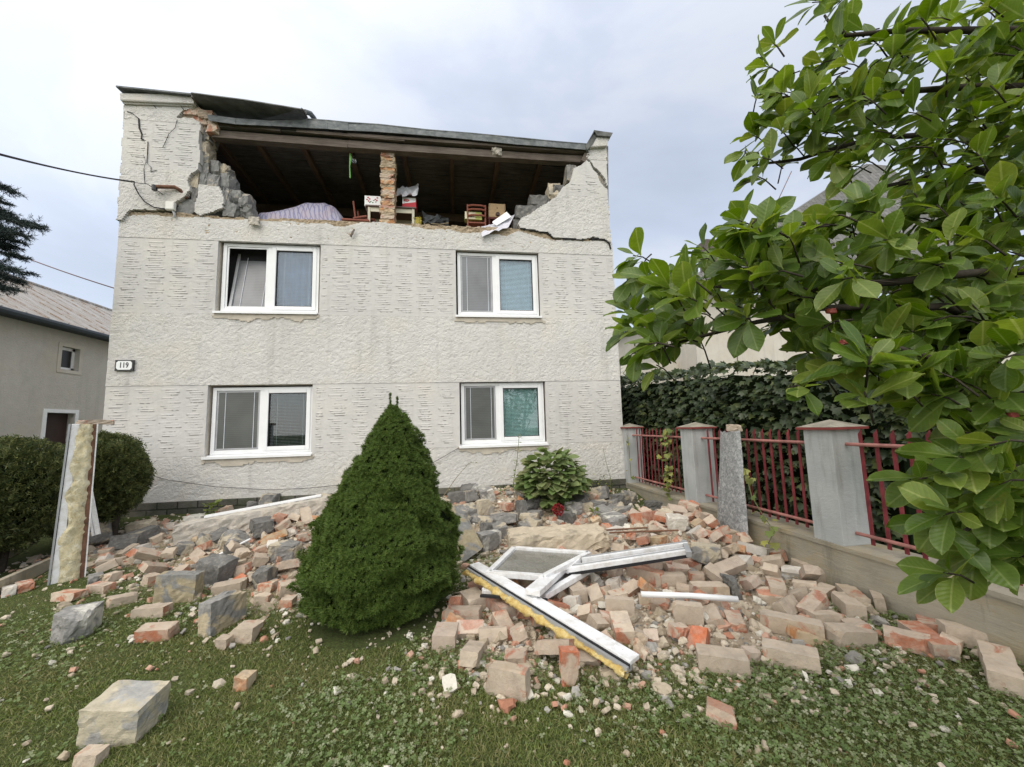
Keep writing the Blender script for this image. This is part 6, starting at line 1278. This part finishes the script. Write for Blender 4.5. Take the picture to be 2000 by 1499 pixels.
MB().tube([fcn, fcn+np.array([-.1, .15, -.1]), (7.75, -.95, .1)], .007, 5).build('stem', M_STEM, hy)
def weed(pts, n, label, s0, m=None, seed=1, rad=.006, spread=.04, st=None):
    r = rows(seed); t = thing('weed', pts[0], label, 'weed'); P = [np.array(p) for p in pts]; MB().tube(P, list(np.linspace(rad, rad*.5, len(P))), 5).build('stem', st or M_STEM, t)
    u = .1*len(P)+r.random(n)*(len(P)-1-.1*len(P)); i = np.minimum(u.astype(int), len(P)-2); pp = np.array(P)[i]+(np.array(P)[i+1]-np.array(P)[i])*(u-i)[:, None]; a = r.uniform(0, 6.28, n)
    d = np.stack([np.cos(a), np.sin(a), .2+r.normal(0, .4, n)], 1); leaves('foliage', OVATE, pp+d*spread*r.random((n, 1)), frames(d, UP, r.normal(0, .5, n)), s0*(.6+.6*r.random(n)), m or M_HYD, t)
yw = -.55
weed([AY(1004, 985, yw), AY(1003, 940, yw), AY(1010, 900, yw), AY(1014, 850, yw)], 46, 'tall thin weed rising in front of the ground floor window', .06, None, 71, .009)
weed([AY(1192, 962, -.3), AY(1193, 935, -.3), AY(1184, 905, -.3), AY(1178, 876, -.3)], 26, 'thin dry weed against the wall near the first fence pillar', .035, M_YELL, 72, .006, .08)
weed([AY(1143, 948, -.3), AY(1142, 925, -.3), AY(1144, 905, -.3)], 14, 'short thin weed between hydrangea and the dry weed', .03, M_YELL, 73, .005, .05)
weed([AY(862, 975, -.8), AY(890, 935, -.8), AY(915, 906, -.8), AY(926, 902, -.8)], 9, 'bare stem leaning right of the spruce with few leaves', .05, None, 74, .006, .03, M_DRY)
weed([AY(408, 1008, -.45), AY(412, 995, -.45), AY(416, 985, -.45)], 26, 'small light green weed by the plinth above the lintel', .11, M_WEED, 75, .006, .10)
weed([AY(975, 972, -.7), AY(978, 962, -.7), AY(982, 956, -.7)], 9, 'small weed growing at the plinth left of the hydrangea', .09, None, 76, .005, .06)
weed([AY(1168, 1012, -1.9), AY(1164, 1003, -1.9), AY(1160, 996, -1.9)], 12, 'small green sprig right of the pale slab', .10, M_WEED, 77, .005, .06)
weed([AY(1120, 960, -.3), AY(1124, 945, -.3), AY(1128, 935, -.3)], 30, 'low dark weeds at the plinth behind the hydrangea', .07, None, 78, .006, .18)
weed([AY(1170, 962, -.25), AY(1168, 945, -.25), AY(1172, 935, -.25)], 40, 'low tangled weeds at the plinth near the first fence pillar', .06, M_YELL, 79, .006, .2)

# ---------------------------------------------------------------- magnolia in the foreground
mg = thing('magnolia_tree', (8.75, -7.25, -.05), 'leafy green magnolia reaching in from the edge with large glossy leaves', 'tree')
TRK = [(8.85, -7.35, -.1), (8.75, -7.28, .7), (8.8, -7.25, 1.5), (8.9, -7.2, 2.4), (9.0, -7.1, 3.4)]
MB().tube(TRK, [.10, .085, .07, .055, .03], 10).build('trunk', M_BARK, mg, smooth=True)
BRS = [  # root height on the trunk, then pixel and depth of the limb
    (1.1, [(2120, 720, 1.75), (1850, 600, 1.6), (1600, 605, 1.6), (1420, 640, 1.75), (1260, 690, 1.9)]),
    (1.3, [(2100, 520, 1.7), (1850, 540, 1.55), (1560, 570, 1.7), (1400, 560, 1.9), (1250, 560, 2.0)]),
    (1.7, [(2100, 380, 1.9), (1900, 330, 2.0), (1720, 370, 2.0), (1560, 440, 2.0), (1420, 490, 2.05)]),
    (2.0, [(2110, 300, 2.0), (1900, 260, 2.1), (1700, 270, 2.1), (1560, 310, 2.1), (1470, 325, 2.15)]),
    (2.4, [(2100, 170, 2.0), (1900, 170, 2.0), (1750, 180, 2.0), (1600, 190, 2.05), (1500, 190, 2.1)]),
    (2.8, [(2100, 60, 2.0), (1900, 60, 2.0), (1760, 60, 2.0), (1650, 70, 2.0), (1610, 30, 2.05)]),
    (.6, [(2120, 1000, 1.6), (1960, 900, 1.5), (1850, 930, 1.45), (1780, 930, 1.45)]),
    (.7, [(2120, 880, 1.5), (1980, 760, 1.45), (1820, 700, 1.45), (1640, 640, 1.5)]),
    (.4, [(2120, 1100, 1.45), (1980, 1020, 1.4), (1880, 1040, 1.35)])]
def trk(z): 
    zs_ = [p[2] for p in TRK]; return np.array([np.interp(z, zs_, [p[0] for p in TRK]), np.interp(z, zs_, [p[1] for p in TRK]), z])
for hz, pts in BRS:
    P = [trk(hz)]+[AT(*p) for p in pts]; Q = []
    for i in range(len(P)-1):
        for t in (0, .33, .66): Q.append(P[i]*(1-t)+P[i+1]*t+rnd.uniform(-.012, .012)*np.array([0, 1, 1.]))
    Q.append(P[-1]); MB().tube(Q, list(np.linspace(.024, .0055, len(Q))), 7).build('branch', M_BARK, mg, smooth=True)
# leaf rosettes: (outline in the photograph, count, depth range)
def poly_pts(poly, n, r):
    xs_, ys_ = [p[0] for p in poly], [p[1] for p in poly]; out = []
    while len(out) < n:
        x, y = r.uniform(min(xs_), max(xs_), 400), r.uniform(min(ys_), max(ys_), 400); k = inpoly(x, y, poly)
        for a in zip(x[k], y[k]):
            if all((a[0]-b[0])**2+(a[1]-b[1])**2 > 21**2 for b in out) or r.random() < .12: out.append(a)
            if len(out) >= n: break
    return out
r = rows(81); ros = []
for poly, n, t0, t1 in (([(1640, 40), (1740, 60), (1800, 30), (2050, -40), (2060, 330), (1860, 420), (1700, 340), (1560, 320), (1500, 330), (1480, 300), (1530, 240), (1500, 190), (1530, 120), (1600, 130), (1610, 60)], 150, 1.75, 2.35),
    ([(1440, 420), (1560, 440), (1650, 390), (1860, 420), (2060, 330), (2060, 640), (1800, 700), (1640, 650), (1500, 640), (1400, 620), (1260, 700), (1230, 660), (1290, 590), (1230, 530), (1320, 560), (1370, 500)], 185, 1.5, 2.1),
    ([(1560, 690), (1640, 650), (1760, 690), (2060, 620), (2060, 850), (1830, 830), (1740, 740), (1600, 730)], 66, 1.35, 1.8),
    ([(1820, 900), (1900, 830), (2060, 830), (2060, 1110), (1900, 1090), (1830, 1030), (1830, 970)], 50, 1.25, 1.65)):
    for x, y in poly_pts(poly, n, r): ros.append((x, y, r.uniform(t0, t1)))
for x, y, t in ((1590, 5, 2.0), (1640, 5, 1.9), (1510, 85, 2.1), (1495, 130, 2.1), (1515, 215, 2.1), (1480, 185, 2.1), (1470, 265, 2.15), (1455, 300, 2.15), (1480, 345, 2.1), (1240, 500, 2.0), (1255, 520, 2.0), (1235, 545, 2.0), (1230, 610, 2.0), (1225, 650, 1.95), (1240, 690, 1.95), (1370, 670, 1.8), (1440, 430, 1.9), (1375, 485, 1.95), (1570, 760, 1.35), (1690, 770, 1.35), (1800, 935, 1.35), (1850, 1120, 1.3), (1770, 730, 1.35), (1700, 700, 1.3), (1640, 520, 1.45), (1650, 545, 1.4), (1960, 700, 1.3), (1900, 1080, 1.3), (1285, 715, 1.9), (1300, 600, 1.95), (1330, 570, 1.95), (1350, 620, 1.9)): ros.append((x, y, t))
ts_ = np.linspace(0, 1, 10); hw_ = np.interp(ts_, [0, .08, .22, .4, .58, .74, .86, .94, 1], [.012, .03, .10, .185, .235, .225, .155, .06, 0]); OV = []; OF = []
for a_, h_ in zip(ts_, hw_):
    for s_ in (-1, -.5, 0, .5, 1): OV.append((a_, s_*h_, .06*abs(s_)**1.3*(1-.5*a_)*(h_*4.2)-.09*a_*a_+.012*math.sin(a_*11)*s_))
for a_ in range(9):
    for s_ in range(4): o = a_*5+s_; OF.append((o, o+5, o+6, o+1))
OBO = (np.array(OV), np.array(OF))
P, Dv, Ups, Sz, tw = [], [], [], [], MB()
for x, y, t in ros:
    c = AT(x, y, t); out = np.array([-.7, .1, .25])+r.normal(0, .45, 3)
    if y > 850: out[2] -= .35
    out /= np.linalg.norm(out); k = r.integers(5, 8)
    tw.tube([c-out*.10+np.array([0, 0, -.03]), c-out*.04, c+out*.01], [.004, .0035, .003], 4)
    a0 = r.uniform(0, 6.28)
    for j in range(k):
        a = a0+j*2.4+r.normal(0, .25); e1 = np.cross(out, UP); e1 /= np.linalg.norm(e1)+1e-9; e2 = np.cross(e1, out)
        open_ = .45+.8*r.random(); d = out*math.cos(open_)+(e1*math.cos(a)+e2*math.sin(a))*math.sin(open_)+np.array([0, 0, -.12])
        P.append(c-out*.05*j/k+d*.008); Dv.append(d); u = out*.7+UP*.7+r.normal(0, .25, 3)-np.array([.0, .25, 0]); Ups.append(u); L = (.075+.085*r.random()**.8+(.02 if j > 3 else 0)); Sz.append((L, L*(.95+.40*r.random()), L*(.5+1.9*r.random())))
P, Dv, Ups, Sz = map(np.array, (P, Dv, Ups, Sz))
lf = frames(Dv, UP, np.zeros(len(P)))
d_ = Dv/np.linalg.norm(Dv, axis=1, keepdims=True); sdv = np.cross(Ups, d_); sdv /= np.linalg.norm(sdv, axis=1, keepdims=True)+1e-9
lf = np.stack([d_, sdv, np.cross(d_, sdv)], 1)
V, F = scatter(OBO[0], OBO[1], P, lf, Sz);  F = np.concatenate([F[:, [0, 1, 2]], F[:, [0, 2, 3]]])
TF = np.array([f for f in tw.f if len(f) == 4 and max(f)-min(f) < 12]); TF = np.concatenate([TF[:, [0, 1, 2]], TF[:, [0, 2, 3]]])+len(V)
lc_ = npmesh('leaf_crown', np.concatenate([V, np.array(tw.v)]), np.concatenate([F, TF]), [M_MAG, M_BARK], np.concatenate([np.zeros(len(F)), np.ones(len(TF))]), mg, None, True)
bl = OBO[0].copy(); bl[:, 2] = np.tile([1, .5, 0, .5, 1], 10); bl = np.concatenate([np.tile(bl, (len(P), 1)), np.ones((len(tw.v), 3))]); at_ = lc_.data.attributes.new('blade', 'FLOAT_VECTOR', 'POINT'); at_.data.foreach_set('vector', bl.astype(np.float32).ravel())
for px, py, t in ((1623, 608, 1.42), (1978, 812, 1.4), (1648, 668, 1.42)):
    V, F, _ = chunk((.014, .010, .010), int(px), 5, (4, 4, 4), .0012); npmesh('fruit', V+AT(px, py, t), F, [M_FRUIT], None, mg, None, True)
curl = npmesh('withered_leaf', *scatter(OBO[0]*np.array([1, 1, 4.]), OBO[1], AT(1690, 425, 1.9)[None], frames(np.array([[.7, .2, -.2]]), UP, np.array([.4])), np.array([.11])), [M_RUST], None, mg)

# ---------------------------------------------------------------- grass and clover (uncountable)
def field(n, seed, thr, near):
    r = rows(seed); X, Y_ = [], []
    while sum(map(len, X)) < n:
        x, y = r.uniform(-1.5, 9.9, n), r.uniform(-6.5, -.6, n); dist = np.hypot(x-CAM[0], y-CAM[1])
        dm = D(x, y)+.9*(fbm(x*2.6, y*2.6, 77, 5, .6)-.5)
        k = (r.random(n) < np.clip(near/dist, 0, 1)**2) & (dm < thr+.18*r.random(n)) & (x < FX(y)-.02) & ((x-SC[0])**2+(y-SC[1]+.12)**2 > .62**2) & (y < -1.0) & ((y < -2.2) | (x > 1.2))
        rel = np.stack([x-CAM[0], y-CAM[1], np.full(n, -1.68)], 1); f_ = rel@CF; k &= (f_ > .3) & (np.abs(rel@CR/f_) < 1.75) & (rel@CU/f_ > -1.25)
        X.append(x[k]); Y_.append(y[k])
    return np.concatenate(X)[:n], np.concatenate(Y_)[:n]
x, y = field(240000, 91, .62, 3.0); n = len(x); r = rows(92)
patch = fbm(x*1.7, y*1.7, 95, 4)
a = r.uniform(0, 6.28, n); d = np.stack([np.cos(a), np.sin(a), .40+.8*r.random(n)], 1); L = (.016+.026*r.random(n))*(.6+.8*patch)
z = H(x, y)+.03*(fbm(x*1.6, y*1.6, 5)-.5)-.004
V, F = scatter(BLADE[0]*np.array([1, .11, 1.2]), BLADE[1], np.stack([x, y, z], 1), frames(d, UP, r.normal(0, .5, n)), L)
tag(npmesh('grass', V, F, [M_GRASS], None, None, (5, -4.5, 0)), 'short green grass covering the lawn', None, None, 'stuff')
x, y = field(38000, 93, .55, 3.0); n = len(x); r = rows(94); k = r.random(n) < np.clip((fbm(x*1.1+5, y*1.1, 98, 5, .6)-.39)*4.5, .07, 1); x, y = x[k], y[k]; n = len(x)
z = H(x, y)+.03*(fbm(x*1.6, y*1.6, 5)-.5)+.012+.028*r.random(n)
CL = [(0, 0, 0)]; CFc = []
for q in range(3):
    a0 = q*2.094; o = len(CL)
    for da, rr0 in ((-.75, .7), (-.35, 1.), (.35, 1.), (.75, .7)): CL.append((rr0*math.cos(a0+da), rr0*math.sin(a0+da), .12))
    CFc += [(0, o, o+1, o+1), (0, o+1, o+2, o+2), (0, o+2, o+3, o+3)]
a = r.uniform(0, 6.28, n); tl = r.normal(0, .42, (n, 2)); nr_ = np.stack([tl[:, 0], tl[:, 1], np.ones(n)], 1); nr_ /= np.linalg.norm(nr_, axis=1, keepdims=True); d = np.stack([np.cos(a), np.sin(a), 0*a], 1); d -= nr_*(d*nr_).sum(1, keepdims=True); d /= np.linalg.norm(d, axis=1, keepdims=True)
B = np.stack([d, np.cross(nr_, d), nr_], 1)
tag(leaves('clover', (np.array(CL), np.array(CFc)), np.stack([x, y, z], 1), B, .007+.011*r.random(n)**1.5, M_CLOV, None, False), 'clover and small weed leaves in the lawn', None, None, 'stuff')
bpy.context.view_layer.update()
